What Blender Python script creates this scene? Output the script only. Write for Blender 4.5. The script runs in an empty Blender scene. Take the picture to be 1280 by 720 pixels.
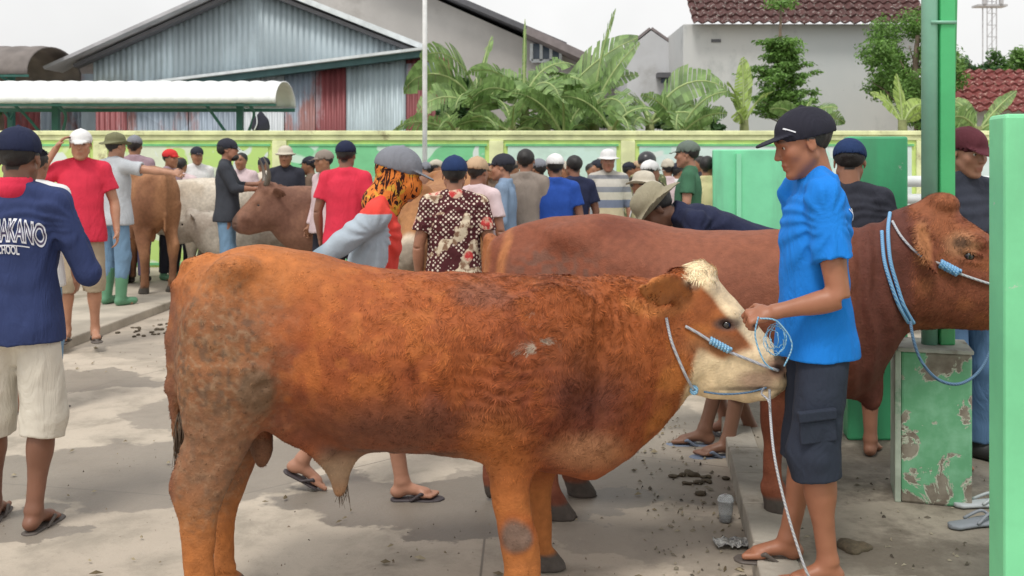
import bpy, bmesh, math, random
import numpy as np
from mathutils import Vector, Matrix
from mathutils.bvhtree import BVHTree

R = math.radians
scene = bpy.context.scene
col = scene.collection

# ------------------------------------------------------------------ camera, sky, sun, exposure
FPX, HZ, CAMH = 1250.0, 205.0, 1.5
cam_d = bpy.data.cameras.new('camera')
cam = bpy.data.objects.new('camera', cam_d); col.objects.link(cam)
cam.location = (0, 0, CAMH); cam.rotation_euler = (R(90), 0, 0)
cam_d.sensor_width = 36; cam_d.lens = 36 * FPX / 1280
cam_d.shift_y = -(360 - HZ) / 1280
cam_d.clip_start = 0.05; cam_d.clip_end = 2000
cam_d.dof.use_dof = True; cam_d.dof.focus_distance = 3.6; cam_d.dof.aperture_fstop = 6.5
scene.camera = cam

world = bpy.data.worlds.new('World'); scene.world = world
world.use_nodes = True
wn, wl = world.node_tree.nodes, world.node_tree.links
bg = wn['Background']
SUN_EL, SUN_AZ = 62.0, 200.0          # azimuth the light comes from, clockwise from +Y
sky = wn.new('ShaderNodeTexSky'); sky.sky_type = 'NISHITA'; sky.sun_disc = False
sky.sun_elevation = R(SUN_EL); sky.sun_rotation = R(SUN_AZ)
sky.air_density = 2.0; sky.dust_density = 6.0; sky.ozone_density = 0.6
hsv = wn.new('ShaderNodeHueSaturation'); hsv.inputs['Saturation'].default_value = 0.22
cl = wn.new('ShaderNodeTexNoise'); cl.inputs['Scale'].default_value = 1.8; cl.inputs['Detail'].default_value = 5
ramp = wn.new('ShaderNodeMapRange'); ramp.inputs['From Min'].default_value = .3; ramp.inputs['From Max'].default_value = .7
ramp.inputs['To Min'].default_value = 6.8; ramp.inputs['To Max'].default_value = 10.6
mixs = wn.new('ShaderNodeMix'); mixs.data_type = 'RGBA'; mixs.inputs['Factor'].default_value = 0.8
comb = wn.new('ShaderNodeCombineColor')
tcw = wn.new('ShaderNodeTexCoord')
wl.new(tcw.outputs['Generated'], cl.inputs['Vector'])
wl.new(cl.outputs['Fac'], ramp.inputs['Value'])
for ch in ('Red', 'Green', 'Blue'): wl.new(ramp.outputs['Result'], comb.inputs[ch])
wl.new(sky.outputs['Color'], hsv.inputs['Color'])
wl.new(hsv.outputs['Color'], mixs.inputs['A']); wl.new(comb.outputs['Color'], mixs.inputs['B'])
wl.new(mixs.outputs['Result'], bg.inputs['Color'])
bg.inputs['Strength'].default_value = 0.1

sl = bpy.data.lights.new('sun', 'SUN'); so = bpy.data.objects.new('sun', sl); col.objects.link(so)
sl.energy = 1.5; sl.angle = R(14); sl.color = (1.0, 0.95, 0.88)
az, el = R(SUN_AZ), R(SUN_EL)
sdir = Vector((math.sin(az) * math.cos(el), math.cos(az) * math.cos(el), math.sin(el)))
so.rotation_euler = sdir.to_track_quat('Z', 'Y').to_euler(); so.location = (0, 0, 20)

vs = scene.view_settings
scene.display_settings.display_device = 'sRGB'
vs.view_transform = 'Standard'; vs.look = 'None'; vs.gamma = 1; vs.exposure = 0.36
vs.use_curve_mapping = False
scene.render.engine = 'CYCLES'
scene.cycles.max_bounces = 5; scene.cycles.diffuse_bounces = 3; scene.cycles.glossy_bounces = 2
scene.cycles.transparent_max_bounces = 6

def W(px, py, d):                     # point of the world that stands d metres away
    return Vector(((px - 640) / FPX * d, d, CAMH - (py - HZ) / FPX * d))
def G(px, py, z=0.0):
    return W(px, py, (CAMH - z) * FPX / (py - HZ))

# ------------------------------------------------------------------ objects
def link(o, parent=None):
    col.objects.link(o)
    if parent is not None: o.parent = parent
    return o
def tag(o, label=None, cat=None, group=None, kind=None):
    if label: o['label'] = label
    if cat: o['category'] = cat
    if group: o['group'] = group
    if kind: o['kind'] = kind
    return o
def empty(name, loc=(0, 0, 0), rz=0.0, **k):
    o = bpy.data.objects.new(name, None); o.empty_display_size = .1
    o.location = loc; o.rotation_euler = (0, 0, rz); link(o)
    return tag(o, **k)
def mesh_np(name, V, F, mat, parent=None, colr=None, smooth=True, k=None):
    """V (n,3), F (m,4) or (m,3) int arrays"""
    me = bpy.data.meshes.new(name)
    V = np.asarray(V, np.float32); F = np.asarray(F, np.int32)
    me.vertices.add(len(V)); me.vertices.foreach_set('co', V.ravel())
    if len(F):
        n, s = F.shape
        me.loops.add(n * s); me.loops.foreach_set('vertex_index', F.ravel())
        me.polygons.add(n); me.polygons.foreach_set('loop_start', np.arange(0, n * s, s, dtype=np.int32))
        me.polygons.foreach_set('loop_total', np.full(n, s, np.int32))
        me.polygons.foreach_set('use_smooth', np.full(n, smooth, bool))
    me.update(calc_edges=True); me.validate()
    if colr is not None:
        at = me.color_attributes.new('Col', 'FLOAT_COLOR', 'POINT')
        c = np.ones((len(V), 4), np.float32); c[:, :3] = colr
        at.data.foreach_set('color', c.ravel())
    me.materials.append(mat)
    return link(bpy.data.objects.new(name, me), parent)
class MB:
    """collects polygons of any size, builds one mesh object"""
    def __init__(s): s.v = []; s.f = []; s.sm = False
    def add(s, vs_, fs):
        o = len(s.v); s.v += [tuple(v) for v in vs_]; s.f += [tuple(i + o for i in f) for f in fs]
    def box(s, lo, hi, M=None):
        x0, y0, z0 = lo; x1, y1, z1 = hi
        p = [(x0,y0,z0),(x1,y0,z0),(x1,y1,z0),(x0,y1,z0),(x0,y0,z1),(x1,y0,z1),(x1,y1,z1),(x0,y1,z1)]
        if M is not None: p = [M @ Vector(q) for q in p]
        s.add(p, [(0,3,2,1),(4,5,6,7),(0,1,5,4),(1,2,6,5),(2,3,7,6),(3,0,4,7)])
    def tube(s, pts, rad, n=8, caps=True):
        pts = [Vector(p) for p in pts]
        rads = rad if isinstance(rad, (list, tuple)) else [rad] * len(pts)
        vs_, fs = [], []
        up = Vector((0, 0, 1))
        t0 = (pts[1] - pts[0]).normalized()
        a = t0.cross(up)
        if a.length < .01: a = Vector((1, 0, 0))
        a.normalize()
        for i, p in enumerate(pts):
            t = (pts[min(i + 1, len(pts) - 1)] - pts[max(i - 1, 0)]).normalized()
            a = (a - t * a.dot(t)).normalized(); b = t.cross(a)
            for j in range(n):
                th = 2 * math.pi * j / n
                vs_.append(p + (a * math.cos(th) + b * math.sin(th)) * rads[i])
        for i in range(len(pts) - 1):
            for j in range(n):
                k2 = (j + 1) % n
                fs.append((i*n+j, i*n+k2, (i+1)*n+k2, (i+1)*n+j))
        if caps:
            fs.append(tuple(range(n))[::-1]); fs.append(tuple((len(pts)-1)*n + j for j in range(n)))
        s.add(vs_, fs)
    def build(s, name, mat, parent=None, bevel=0, smooth=None):
        me = bpy.data.meshes.new(name); me.from_pydata(s.v, [], s.f); me.update()
        bm = bmesh.new(); bm.from_mesh(me); bmesh.ops.recalc_face_normals(bm, faces=bm.faces)
        if bevel:
            bmesh.ops.bevel(bm, geom=[e for e in bm.edges if e.is_manifold and e.calc_face_angle(0) > .6],
                            offset=bevel, segments=2, affect='EDGES', profile=.5)
        bm.to_mesh(me); bm.free()
        if smooth if smooth is not None else s.sm: me.polygons.foreach_set('use_smooth', [True]*len(me.polygons))
        me.materials.append(mat)
        return link(bpy.data.objects.new(name, me), parent)
def smooth_path(pts, n=8):
    P = [Vector(p) for p in pts]; out = []
    for i in range(len(P) - 1):
        p0, p1, p2, p3 = P[max(i-1, 0)], P[i], P[i+1], P[min(i+2, len(P)-1)]
        for j in range(n):
            t = j / n
            out.append(.5*((2*p1)+(p2-p0)*t+(2*p0-5*p1+4*p2-p3)*t*t+(3*p1-p0-3*p2+p3)*t**3))
    out.append(P[-1]); return out

# ------------------------------------------------------------------ numpy noise
_rng = np.random.RandomState(5)
_lat = _rng.rand(32, 32, 32).astype(np.float32)
def vnoise(x, y, z, sc=1.0, seed=0):
    x = x * sc + seed * 7.31; y = y * sc + seed * 3.17; z = z * sc + seed * 5.71
    xi, yi, zi = np.floor(x).astype(int), np.floor(y).astype(int), np.floor(z).astype(int)
    fx, fy, fz = x - xi, y - yi, z - zi
    fx, fy, fz = fx*fx*(3-2*fx), fy*fy*(3-2*fy), fz*fz*(3-2*fz)
    g = lambda a, b, c: _lat[(xi+a) & 31, (yi+b) & 31, (zi+c) & 31]
    l = lambda a, b, t: a + (b - a) * t
    return l(l(l(g(0,0,0), g(1,0,0), fx), l(g(0,1,0), g(1,1,0), fx), fy),
             l(l(g(0,0,1), g(1,0,1), fx), l(g(0,1,1), g(1,1,1), fx), fy), fz) * 2 - 1
def sstep(a, b, x):
    t = np.clip((x - a) / (b - a), 0, 1); return t * t * (3 - 2 * t)

# ------------------------------------------------------------------ implicit surfaces
class Field:
    def __init__(s, lo, hi, h):
        s.lo = np.array(lo, float); s.h = h
        s.n = np.ceil((np.array(hi) - s.lo) / h).astype(int) + 1
        s.F = np.full(s.n, 1.0, np.float32)
        s.ax = [s.lo[i] + np.arange(s.n[i]) * h for i in range(3)]
    def sub(s, lo, hi, m):
        sl_ = []
        for i in range(3):
            a = int(max(0, math.floor((lo[i] - m - s.lo[i]) / s.h))); b = int(min(s.n[i], math.ceil((hi[i] + m - s.lo[i]) / s.h) + 1))
            if b - a < 1: return None
            sl_.append(slice(a, b))
        X, Y, Z = np.meshgrid(s.ax[0][sl_[0]], s.ax[1][sl_[1]], s.ax[2][sl_[2]], indexing='ij', sparse=True)
        return tuple(sl_), X, Y, Z
    def put(s, lo, hi, fn, k=0.02, mode='add', clips=()):
        q = s.sub(lo, hi, k + 3 * s.h)
        if q is None: return
        sl_, X, Y, Z = q
        d = fn(X, Y, Z) + 0.0 * (X + Y + Z)
        for (o, n) in clips:
            d = np.maximum(d, (X - o[0]) * n[0] + (Y - o[1]) * n[1] + (Z - o[2]) * n[2])
        f = s.F[sl_]
        if mode == 'add':
            hh = np.clip(.5 + .5 * (f - d) / max(k, 1e-5), 0, 1)
            s.F[sl_] = f * (1 - hh) + d * hh - k * hh * (1 - hh)
        else:
            d = -d
            hh = np.clip(.5 - .5 * (f - d) / max(k, 1e-5), 0, 1)
            s.F[sl_] = f * (1 - hh) + d * hh + k * hh * (1 - hh)
    def cone(s, a, b, ra, rb, k=.02, mode='add', flat=None, clips=()):
        a = np.array(a, float); b = np.array(b, float); ab = b - a; L2 = max(ab @ ab, 1e-9)
        m = max(ra, rb)
        def fn(X, Y, Z):
            px, py, pz = X - a[0], Y - a[1], Z - a[2]
            h = np.clip((px*ab[0] + py*ab[1] + pz*ab[2]) / L2, 0, 1)
            qx, qy, qz = px - h*ab[0], py - h*ab[1], pz - h*ab[2]
            r = ra + (rb - ra) * h
            if flat is not None:
                n, f = flat
                dn = qx*n[0] + qy*n[1] + qz*n[2]
                return (np.sqrt(qx*qx + qy*qy + qz*qz + dn*dn*(f*f-1)) - r) / (1 if f < 1 else 1 + .25*(f-1))
            return np.sqrt(qx*qx + qy*qy + qz*qz) - r
        mm = m if flat is None or flat[1] > 1 else m / flat[1]
        s.put(np.minimum(a, b) - mm, np.maximum(a, b) + mm, fn, k, mode, clips)
    def ell(s, c, r, k=.02, M=None, mode='add', clips=()):
        c = np.array(c, float); r = np.array(r, float)
        m = max(r) if M is not None else r
        def fn(X, Y, Z):
            x, y, z = X - c[0], Y - c[1], Z - c[2]
            if M is not None:
                x, y, z = (M[0][0]*x+M[1][0]*y+M[2][0]*z, M[0][1]*x+M[1][1]*y+M[2][1]*z, M[0][2]*x+M[1][2]*y+M[2][2]*z)
            k0 = np.sqrt((x/r[0])**2 + (y/r[1])**2 + (z/r[2])**2)
            k1 = np.sqrt((x/r[0]**2)**2 + (y/r[1]**2)**2 + (z/r[2]**2)**2) + 1e-6
            return np.where(k0 < 1e-3, -min(r), k0 * (k0 - 1) / k1)
        s.put(c - m, c + m, fn, k, mode, clips)
    def loft(s, o, ax, e1, e2, st, k=.02, mode='add', p=2.0, clips=()):
        """stations rows (t, c1, c2, r1, r2) along ax; e1,e2 section directions"""
        o, ax, e1, e2 = [np.array(v, float) for v in (o, ax, e1, e2)]
        st = np.array(st, float)
        # smooth resample (monotone-ish cubic)
        t = st[:, 0]; n = 160; tt = np.linspace(t[0], t[-1], n)
        cols = []
        for j in range(1, 5):
            y = st[:, j]; dlt = np.diff(y) / np.diff(t); m = np.zeros(len(y))
            m[0], m[-1] = dlt[0], dlt[-1]
            for i in range(1, len(y) - 1):
                m[i] = 0 if dlt[i-1]*dlt[i] <= 0 else 2*dlt[i-1]*dlt[i]/(dlt[i-1]+dlt[i])
            i = np.clip(np.searchsorted(t, tt) - 1, 0, len(t) - 2); hh = t[i+1]-t[i]; u = (tt-t[i])/hh
            cols.append((2*u**3-3*u**2+1)*y[i] + (u**3-2*u**2+u)*hh*m[i] + (-2*u**3+3*u**2)*y[i+1] + (u**3-u**2)*hh*m[i+1])
        c1, c2, r1, r2 = cols
        r1 = np.maximum(r1, 1e-3); r2 = np.maximum(r2, 1e-3)
        P = []
        for i in range(0, n, 6):
            for a_ in (-1, 1):
                for b_ in (-1, 1):
                    P.append(o + ax*tt[i] + e1*(c1[i]+a_*r1[i]) + e2*(c2[i]+b_*r2[i]))
        P = np.array(P)
        def fn(X, Y, Z):
            x, y, z = X - o[0], Y - o[1], Z - o[2]
            T = x*ax[0]+y*ax[1]+z*ax[2]; A = x*e1[0]+y*e1[1]+z*e1[2]; B = x*e2[0]+y*e2[1]+z*e2[2]
            Tc = np.clip(T, tt[0], tt[-1])
            C1 = np.interp(Tc, tt, c1); C2 = np.interp(Tc, tt, c2); R1 = np.interp(Tc, tt, r1); R2 = np.interp(Tc, tt, r2)
            A = A - C1; B = B - C2
            if p == 2: k0 = np.sqrt((A/R1)**2 + (B/R2)**2)
            else: k0 = (np.abs(A/R1)**p + np.abs(B/R2)**p)**(1/p)
            k1 = np.sqrt((A/R1**2)**2 + (B/R2**2)**2) + 1e-6
            d = np.where(k0 < .2, (k0 - 1)*np.minimum(R1, R2), k0*(k0 - 1)/k1)
            dt = np.abs(T - Tc)
            return np.where(dt > 0, np.where(d > 0, np.sqrt(d*d + dt*dt), np.maximum(d, dt)), d)
        s.put(P.min(0), P.max(0), fn, k, mode, clips)
    def noise(s, amp, sc, seed=0, aniso=(1, 1, 1)):
        m = np.abs(s.F) < .08
        I = np.nonzero(m)
        x, y, z = s.ax[0][I[0]]*aniso[0], s.ax[1][I[1]]*aniso[1], s.ax[2][I[2]]*aniso[2]
        s.F[m] += amp * (vnoise(x, y, z, sc, seed) + .5 * vnoise(x, y, z, sc*2.1, seed+3))
    def folds(s, amp, sc, seed=0, aniso=(1, 1, 1)):
        m = np.abs(s.F) < .08
        I = np.nonzero(m)
        x, y, z = s.ax[0][I[0]]*aniso[0], s.ax[1][I[1]]*aniso[1], s.ax[2][I[2]]*aniso[2]
        wx = .5*vnoise(x, y, z, sc*.6, seed+5)/sc
        n_ = np.abs(vnoise(x+wx, y+wx, z-wx, sc, seed)); n2 = np.abs(vnoise(x-wx, y, z+wx, sc*2.3, seed+2))
        s.F[m] += amp*(1-3.2*np.minimum(n_, .5))*.8+amp*.45*(1-3.2*np.minimum(n2, .5))*(n_ < .5)
    def warp(s, fn):
        m = np.abs(s.F) < .08
        I = np.nonzero(m)
        s.F[m] += fn(s.ax[0][I[0]], s.ax[1][I[1]], s.ax[2][I[2]])
    def clip(s, o, n):
        X, Y, Z = np.meshgrid(*s.ax, indexing='ij', sparse=True)
        s.F = np.maximum(s.F, ((X-o[0])*n[0] + (Y-o[1])*n[1] + (Z-o[2])*n[2]).astype(np.float32))
    def nets(s):
        F = np.pad(s.F, 1, constant_values=1.0); ins = F < 0
        n = F.shape
        c = [slice(None, -1), slice(1, None)]
        cnt = np.zeros([k - 1 for k in n], np.int8)
        for a in (0, 1):
            for b in (0, 1):
                for d in (0, 1): cnt += ins[c[a], c[b], c[d]]
        act = (cnt > 0) & (cnt < 8)
        idx = np.full(act.shape, -1, np.int32); I = np.nonzero(act); nv = len(I[0]); idx[I] = np.arange(nv)
        acc = np.zeros((nv, 3)); w = np.zeros(nv)
        cor = {}
        for a in (0, 1):
            for b in (0, 1):
                for d in (0, 1): cor[(a, b, d)] = F[I[0]+a, I[1]+b, I[2]+d]
        for k_, f0 in cor.items():
            for axx in range(3):
                if k_[axx] == 0:
                    k2 = list(k_); k2[axx] = 1; f1 = cor[tuple(k2)]
                    m = (f0 < 0) != (f1 < 0)
                    t = np.where(m, f0 / np.where(m, f0 - f1, 1), 0)
                    p = np.zeros((nv, 3)); p[:] = k_; p[:, axx] = t
                    acc += p * m[:, None]; w += m
        V = (np.stack(I, 1) + acc / w[:, None] - 1) * s.h + s.lo
        Q = []
        for axx in range(3):
            o1, o2 = [(1, 2), (2, 0), (0, 1)][axx]
            sa = [slice(1, -1)] * 3; sb = [slice(1, -1)] * 3
            sa[axx] = slice(0, -1); sb[axx] = slice(1, None)
            A, B = ins[tuple(sa)], ins[tuple(sb)]
            E = np.nonzero(A != B); flip = A[E]
            base = np.stack(E, 1) + 1; base[:, axx] -= 1
            q = []
            for (u, v) in ((-1, -1), (0, -1), (0, 0), (-1, 0)):
                pp = base.copy(); pp[:, o1] += u; pp[:, o2] += v
                q.append(idx[pp[:, 0], pp[:, 1], pp[:, 2]])
            q = np.stack(q, 1); q[~flip] = q[~flip][:, ::-1]
            Q.append(q)
        return V.astype(np.float32), np.concatenate(Q)
    def mesh(s, name, mat, parent=None, colfn=None, k=1.0, relax=1):
        V, Fq = s.nets()
        if relax:                                  # one light umbrella smoothing takes off the grid's steps
            for _ in range(relax):
                S = np.zeros_like(V); C = np.zeros(len(V))
                for a, b in ((0, 1), (1, 2), (2, 3), (3, 0)):
                    for i, j in ((a, b), (b, a)):
                        for ax_ in range(3): S[:, ax_] += np.bincount(Fq[:, i], V[Fq[:, j], ax_], len(V))
                        C += np.bincount(Fq[:, i], minlength=len(V))
                V = V * .5 + .5 * S / np.maximum(C, 1)[:, None]
        cc = colfn(V[:, 0], V[:, 1], V[:, 2]) if colfn else None
        return mesh_np(name, V * k, Fq, mat, parent, cc)

# ------------------------------------------------------------------ materials
_mats = {}
def new_mat(name):
    m = bpy.data.materials.new(name); m.use_nodes = True
    return m, m.node_tree.nodes, m.node_tree.links, m.node_tree.nodes['Principled BSDF']
def N(nodes, typ, **kw):
    n = nodes.new(typ)
    for k_, v in kw.items():
        if k_ in n.inputs: n.inputs[k_].default_value = v
        else: setattr(n, k_, v)
    return n
def cmix(nodes, links, fac, a, b, blend='MIX'):
    n = nodes.new('ShaderNodeMix'); n.data_type = 'RGBA'; n.blend_type = blend
    for sock, val in (('Factor', fac), ('A', a), ('B', b)):
        if hasattr(val, 'is_linked'): links.new(val, n.inputs[sock])
        elif sock == 'Factor': n.inputs[sock].default_value = val
        else: n.inputs[sock].default_value = (*val, 1) if len(val) == 3 else val
    return n.outputs['Result']
def thr(nodes, links, val, a, b, inv=False):
    n = nodes.new('ShaderNodeMapRange'); n.interpolation_type = 'SMOOTHSTEP'
    n.inputs['From Min'].default_value = a; n.inputs['From Max'].default_value = b
    if inv: n.inputs['To Min'].default_value = 1; n.inputs['To Max'].default_value = 0
    links.new(val, n.inputs['Value']); return n.outputs['Result']
def noise_n(nodes, links, scale, detail=4, vec=None, rough=.55, dist=0.0):
    n = N(nodes, 'ShaderNodeTexNoise', Scale=scale, Detail=detail, Roughness=rough, Distortion=dist)
    if vec is not None: links.new(vec, n.inputs['Vector'])
    return n.outputs['Fac']
def bump(nodes, links, bsdf, h, strength=.3, dist=.01):
    b = N(nodes, 'ShaderNodeBump', Strength=strength, Distance=dist)
    links.new(h, b.inputs['Height']); links.new(b.outputs['Normal'], bsdf.inputs['Normal'])
    return b
def objvec(nodes, links, scale=(1, 1, 1), generated=False):
    t = nodes.new('ShaderNodeTexCoord'); m = nodes.new('ShaderNodeMapping'); m.inputs['Scale'].default_value = scale
    links.new(t.outputs['Object'], m.inputs['Vector']); return m.outputs['Vector']
def plain(name, c, rough=.6, var=.12, sc=6.0, bs=.15, bd=.004, bsc=40.0, metal=0.0, dirt=None, dirt_amt=.5, spec=.5):
    """painted / plain surface: base colour broken up by two noises, a bump and an optional dirt colour"""
    key = (name, tuple(c))
    if key in _mats: return _mats[key]
    m, n, l, b = new_mat(name)
    v = objvec(n, l)
    f = noise_n(n, l, sc, 5, v)
    lo = tuple(x * (1 - var) for x in c); hi = tuple(min(1, x * (1 + var)) for x in c)
    c1 = cmix(n, l, thr(n, l, f, .3, .7), lo, hi)
    if dirt:
        f2 = noise_n(n, l, sc * .6, 8, v, .7)
        c1 = cmix(n, l, thr(n, l, f2, 1 - dirt_amt, 1.15 - dirt_amt), c1, dirt)
    l.new(c1, b.inputs['Base Color'])
    b.inputs['Roughness'].default_value = rough; b.inputs['Metallic'].default_value = metal
    b.inputs['Specular IOR Level'].default_value = spec
    bump(n, l, b, noise_n(n, l, bsc, 4, v), bs, bd)
    _mats[key] = m
    return m
def cloth(name, c, var=.10, c2=None, stripe=None, wr=.6):
    """fabric: fine weave plus soft creases; stripe = (axis scale, list of (pos, colour))"""
    key = ('cloth', name, tuple(c), str(stripe))
    if key in _mats: return _mats[key]
    m, n, l, b = new_mat(name)
    v = objvec(n, l)
    f = noise_n(n, l, 5, 4, v)
    base = cmix(n, l, thr(n, l, f, .3, .7), tuple(x*(1-var) for x in c), tuple(min(1, x*(1+var)) for x in c))
    if stripe:
        sx = n.new('ShaderNodeSeparateXYZ'); l.new(v, sx.inputs[0])
        rp = n.new('ShaderNodeValToRGB'); rp.color_ramp.interpolation = 'CONSTANT'
        mr = N(n, 'ShaderNodeMapRange'); mr.inputs['From Min'].default_value = stripe[0]; mr.inputs['From Max'].default_value = stripe[1]
        l.new(sx.outputs['Z'], mr.inputs['Value']); l.new(mr.outputs['Result'], rp.inputs['Fac'])
        e = rp.color_ramp.elements
        for i, (p_, cc) in enumerate(stripe[2]):
            q = e[i] if i < 2 else e.new(p_)
            q.position = p_; q.color = (*cc, 1)
        base = cmix(n, l, .92, base, rp.outputs['Color'])
    l.new(base, b.inputs['Base Color'])
    b.inputs['Roughness'].default_value = .88; b.inputs['Specular IOR Level'].default_value = .25
    b.inputs['Sheen Weight'].default_value = .0
    v2 = objvec(n, l, (1.2, 1.2, .45))
    w0 = noise_n(n, l, 7.5, 4, v2, .55, 1.1)
    wa = N(n, 'ShaderNodeMath', operation='SUBTRACT'); wa.inputs[1].default_value = .5; l.new(w0, wa.inputs[0])
    wb = N(n, 'ShaderNodeMath', operation='ABSOLUTE'); l.new(wa.outputs[0], wb.inputs[0])
    wc = N(n, 'ShaderNodeMath', operation='MULTIPLY'); wc.inputs[1].default_value = 2.2; l.new(wb.outputs[0], wc.inputs[0]); w1 = wc.outputs[0]
    w2 = noise_n(n, l, 260, 2, v)
    mx = N(n, 'ShaderNodeMath', operation='MULTIPLY_ADD'); mx.inputs[1].default_value = .05
    l.new(w2, mx.inputs[0]); l.new(w1, mx.inputs[2])
    bump(n, l, b, mx.outputs[0], wr*.55, .03)
    _mats[key] = m
    return m
def attr_mat(name, rough=.5, sc=30, var=.12, bs=.2, bd=.004, spec=.4, sss=0.0, bsc=90):
    """surface whose own colouring (markings, skin tone, lips) is stored per vertex"""
    if name in _mats: return _mats[name]
    m, n, l, b = new_mat(name)
    a = n.new('ShaderNodeVertexColor'); a.layer_name = 'Col'
    v = objvec(n, l)
    f = noise_n(n, l, sc, 5, v)
    g = N(n, 'ShaderNodeMapRange'); g.inputs['To Min'].default_value = 1 - var; g.inputs['To Max'].default_value = 1 + var
    g.inputs['From Min'].default_value = .3; g.inputs['From Max'].default_value = .7
    l.new(f, g.inputs['Value'])
    cc = n.new('ShaderNodeCombineColor')
    for ch in ('Red', 'Green', 'Blue'): l.new(g.outputs['Result'], cc.inputs[ch])
    l.new(cmix(n, l, 1.0, a.outputs['Color'], cc.outputs['Color'], 'MULTIPLY'), b.inputs['Base Color'])
    b.inputs['Roughness'].default_value = rough; b.inputs['Specular IOR Level'].default_value = spec
    if sss:
        b.inputs['Subsurface Weight'].default_value = sss; b.inputs['Subsurface Radius'].default_value = (.02, .008, .004)
    bump(n, l, b, noise_n(n, l, bsc, 4, v), bs, bd)
    _mats[name] = m
    return m
# ================================================================== the setting
def ground_mat():
    m, n, l, b = new_mat('concrete_yard')
    v = objvec(n, l)
    big = noise_n(n, l, .45, 6, v, .6, .6)
    med = noise_n(n, l, 3.2, 8, v, .65, .3)
    fine = noise_n(n, l, 45, 6, v, .7)
    base = cmix(n, l, thr(n, l, big, .35, .68), (.41, .352, .285), (.51, .445, .36))
    base = cmix(n, l, thr(n, l, med, .42, .72), base, (.30, .262, .21))
    g = n.new('ShaderNodeMath'); g.operation = 'MULTIPLY'; l.new(thr(n, l, fine, .55, .8), g.inputs[0]); g.inputs[1].default_value = .55
    base = cmix(n, l, g.outputs[0], base, (.19, .165, .135))
    # spilled water and damp dirt, each patch an uneven blot lying on the slab
    wv = N(n, 'ShaderNodeTexNoise', Scale=1.7, Detail=6, Roughness=.62); l.new(v, wv.inputs['Vector'])
    sub = N(n, 'ShaderNodeVectorMath', operation='SUBTRACT'); sub.inputs[1].default_value = (.5, .5, .5); l.new(wv.outputs['Color'], sub.inputs[0])
    sc_ = N(n, 'ShaderNodeVectorMath', operation='SCALE'); sc_.inputs['Scale'].default_value = 1.25; l.new(sub.outputs[0], sc_.inputs[0])
    pw = N(n, 'ShaderNodeVectorMath', operation='ADD'); l.new(v, pw.inputs[0]); l.new(sc_.outputs[0], pw.inputs[1])
    mask = None
    for (x0, x1, y0, y1, amt) in [(-60, 235, 466, 487, .62), (-40, 420, 545, 640, .62), (130, 400, 500, 545, .5), (330, 830, 592, 672, .8),
                                  (-80, 110, 640, 690, .7), (560, 930, 500, 590, .45), (520, 900, 560, 640, .5), (700, 960, 640, 720, .35), (100, 330, 425, 446, .3),
                                  (330, 640, 430, 470, .35)]:
        c = G((x0+x1)/2, (y0+y1)/2); a = G(x0, (y0+y1)/2); f, nr = G(640, y0), G(640, y1)
        rx, ry = abs(c.x - a.x), abs(f.y - nr.y) / 2
        cy = (f.y + nr.y) / 2
        s1 = N(n, 'ShaderNodeVectorMath', operation='SUBTRACT'); s1.inputs[1].default_value = (c.x, cy, 0); l.new(pw.outputs[0], s1.inputs[0])
        s2 = N(n, 'ShaderNodeVectorMath', operation='MULTIPLY'); s2.inputs[1].default_value = (1/rx, 1/ry, 0); l.new(s1.outputs[0], s2.inputs[0])
        s3 = N(n, 'ShaderNodeVectorMath', operation='LENGTH'); l.new(s2.outputs[0], s3.inputs[0])
        t = thr(n, l, s3.outputs['Value'], .90, 1.0, True)
        q = N(n, 'ShaderNodeMath', operation='MULTIPLY'); q.inputs[1].default_value = amt; l.new(t, q.inputs[0])
        if mask is None: mask = q.outputs[0]
        else:
            mx = N(n, 'ShaderNodeMath', operation='MAXIMUM'); l.new(mask, mx.inputs[0]); l.new(q.outputs[0], mx.inputs[1]); mask = mx.outputs[0]
    dk = cmix(n, l, thr(n, l, med, .3, .7), (.125, .11, .092), (.175, .152, .126))
    base = cmix(n, l, mask, base, dk)
    # hairline cracks
    vo = N(n, 'ShaderNodeTexVoronoi', feature='DISTANCE_TO_EDGE', Scale=.55); l.new(v, vo.inputs['Vector'])
    base = cmix(n, l, thr(n, l, vo.outputs['Distance'], .0006, .0035, True), base, (.20, .175, .145))
    l.new(base, b.inputs['Base Color'])
    rr = N(n, 'ShaderNodeMapRange'); rr.inputs['To Min'].default_value = .82; rr.inputs['To Max'].default_value = .42
    l.new(mask, rr.inputs['Value']); l.new(rr.outputs['Result'], b.inputs['Roughness'])
    h = N(n, 'ShaderNodeMath', operation='MULTIPLY_ADD'); h.inputs[1].default_value = .35; l.new(fine, h.inputs[0]); l.new(med, h.inputs[2])
    bump(n, l, b, h.outputs[0], .35, .02)
    return m
def ground():
    xs = np.concatenate([[-300, -60, -25], np.arange(-12, 12.01, .25), [25, 60, 300]])
    ys = np.concatenate([[-20], np.arange(1, 22, .25), [30, 60, 400]])
    X, Y = np.meshgrid(xs, ys, indexing='ij')
    Z = .008 * vnoise(X, Y, X*0, .7, 2) * (np.abs(X) < 12) * (Y < 20) - .006
    V = np.stack([X, Y, Z], -1).reshape(-1, 3); ny = len(ys)
    i, j = np.meshgrid(np.arange(len(xs)-1), np.arange(ny-1), indexing='ij'); a = (i*ny+j).ravel()
    F = np.stack([a, a+ny, a+ny+1, a+1], 1)
    o = mesh_np('ground', V, F, ground_mat()); tag(o, 'stained tan concrete market yard with damp patches', kind='structure')
ground()
dirty = plain('platform_concrete', (.255, .225, .18), .85, .25, 2.5, .5, .012, 30, dirt=(.13, .11, .085), dirt_amt=.55)
kerbm = plain('kerb_concrete', (.36, .33, .28), .85, .22, 3.5, .5, .012, 30, dirt=(.17, .145, .11), dirt_amt=.5)
PZ = .10
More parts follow.
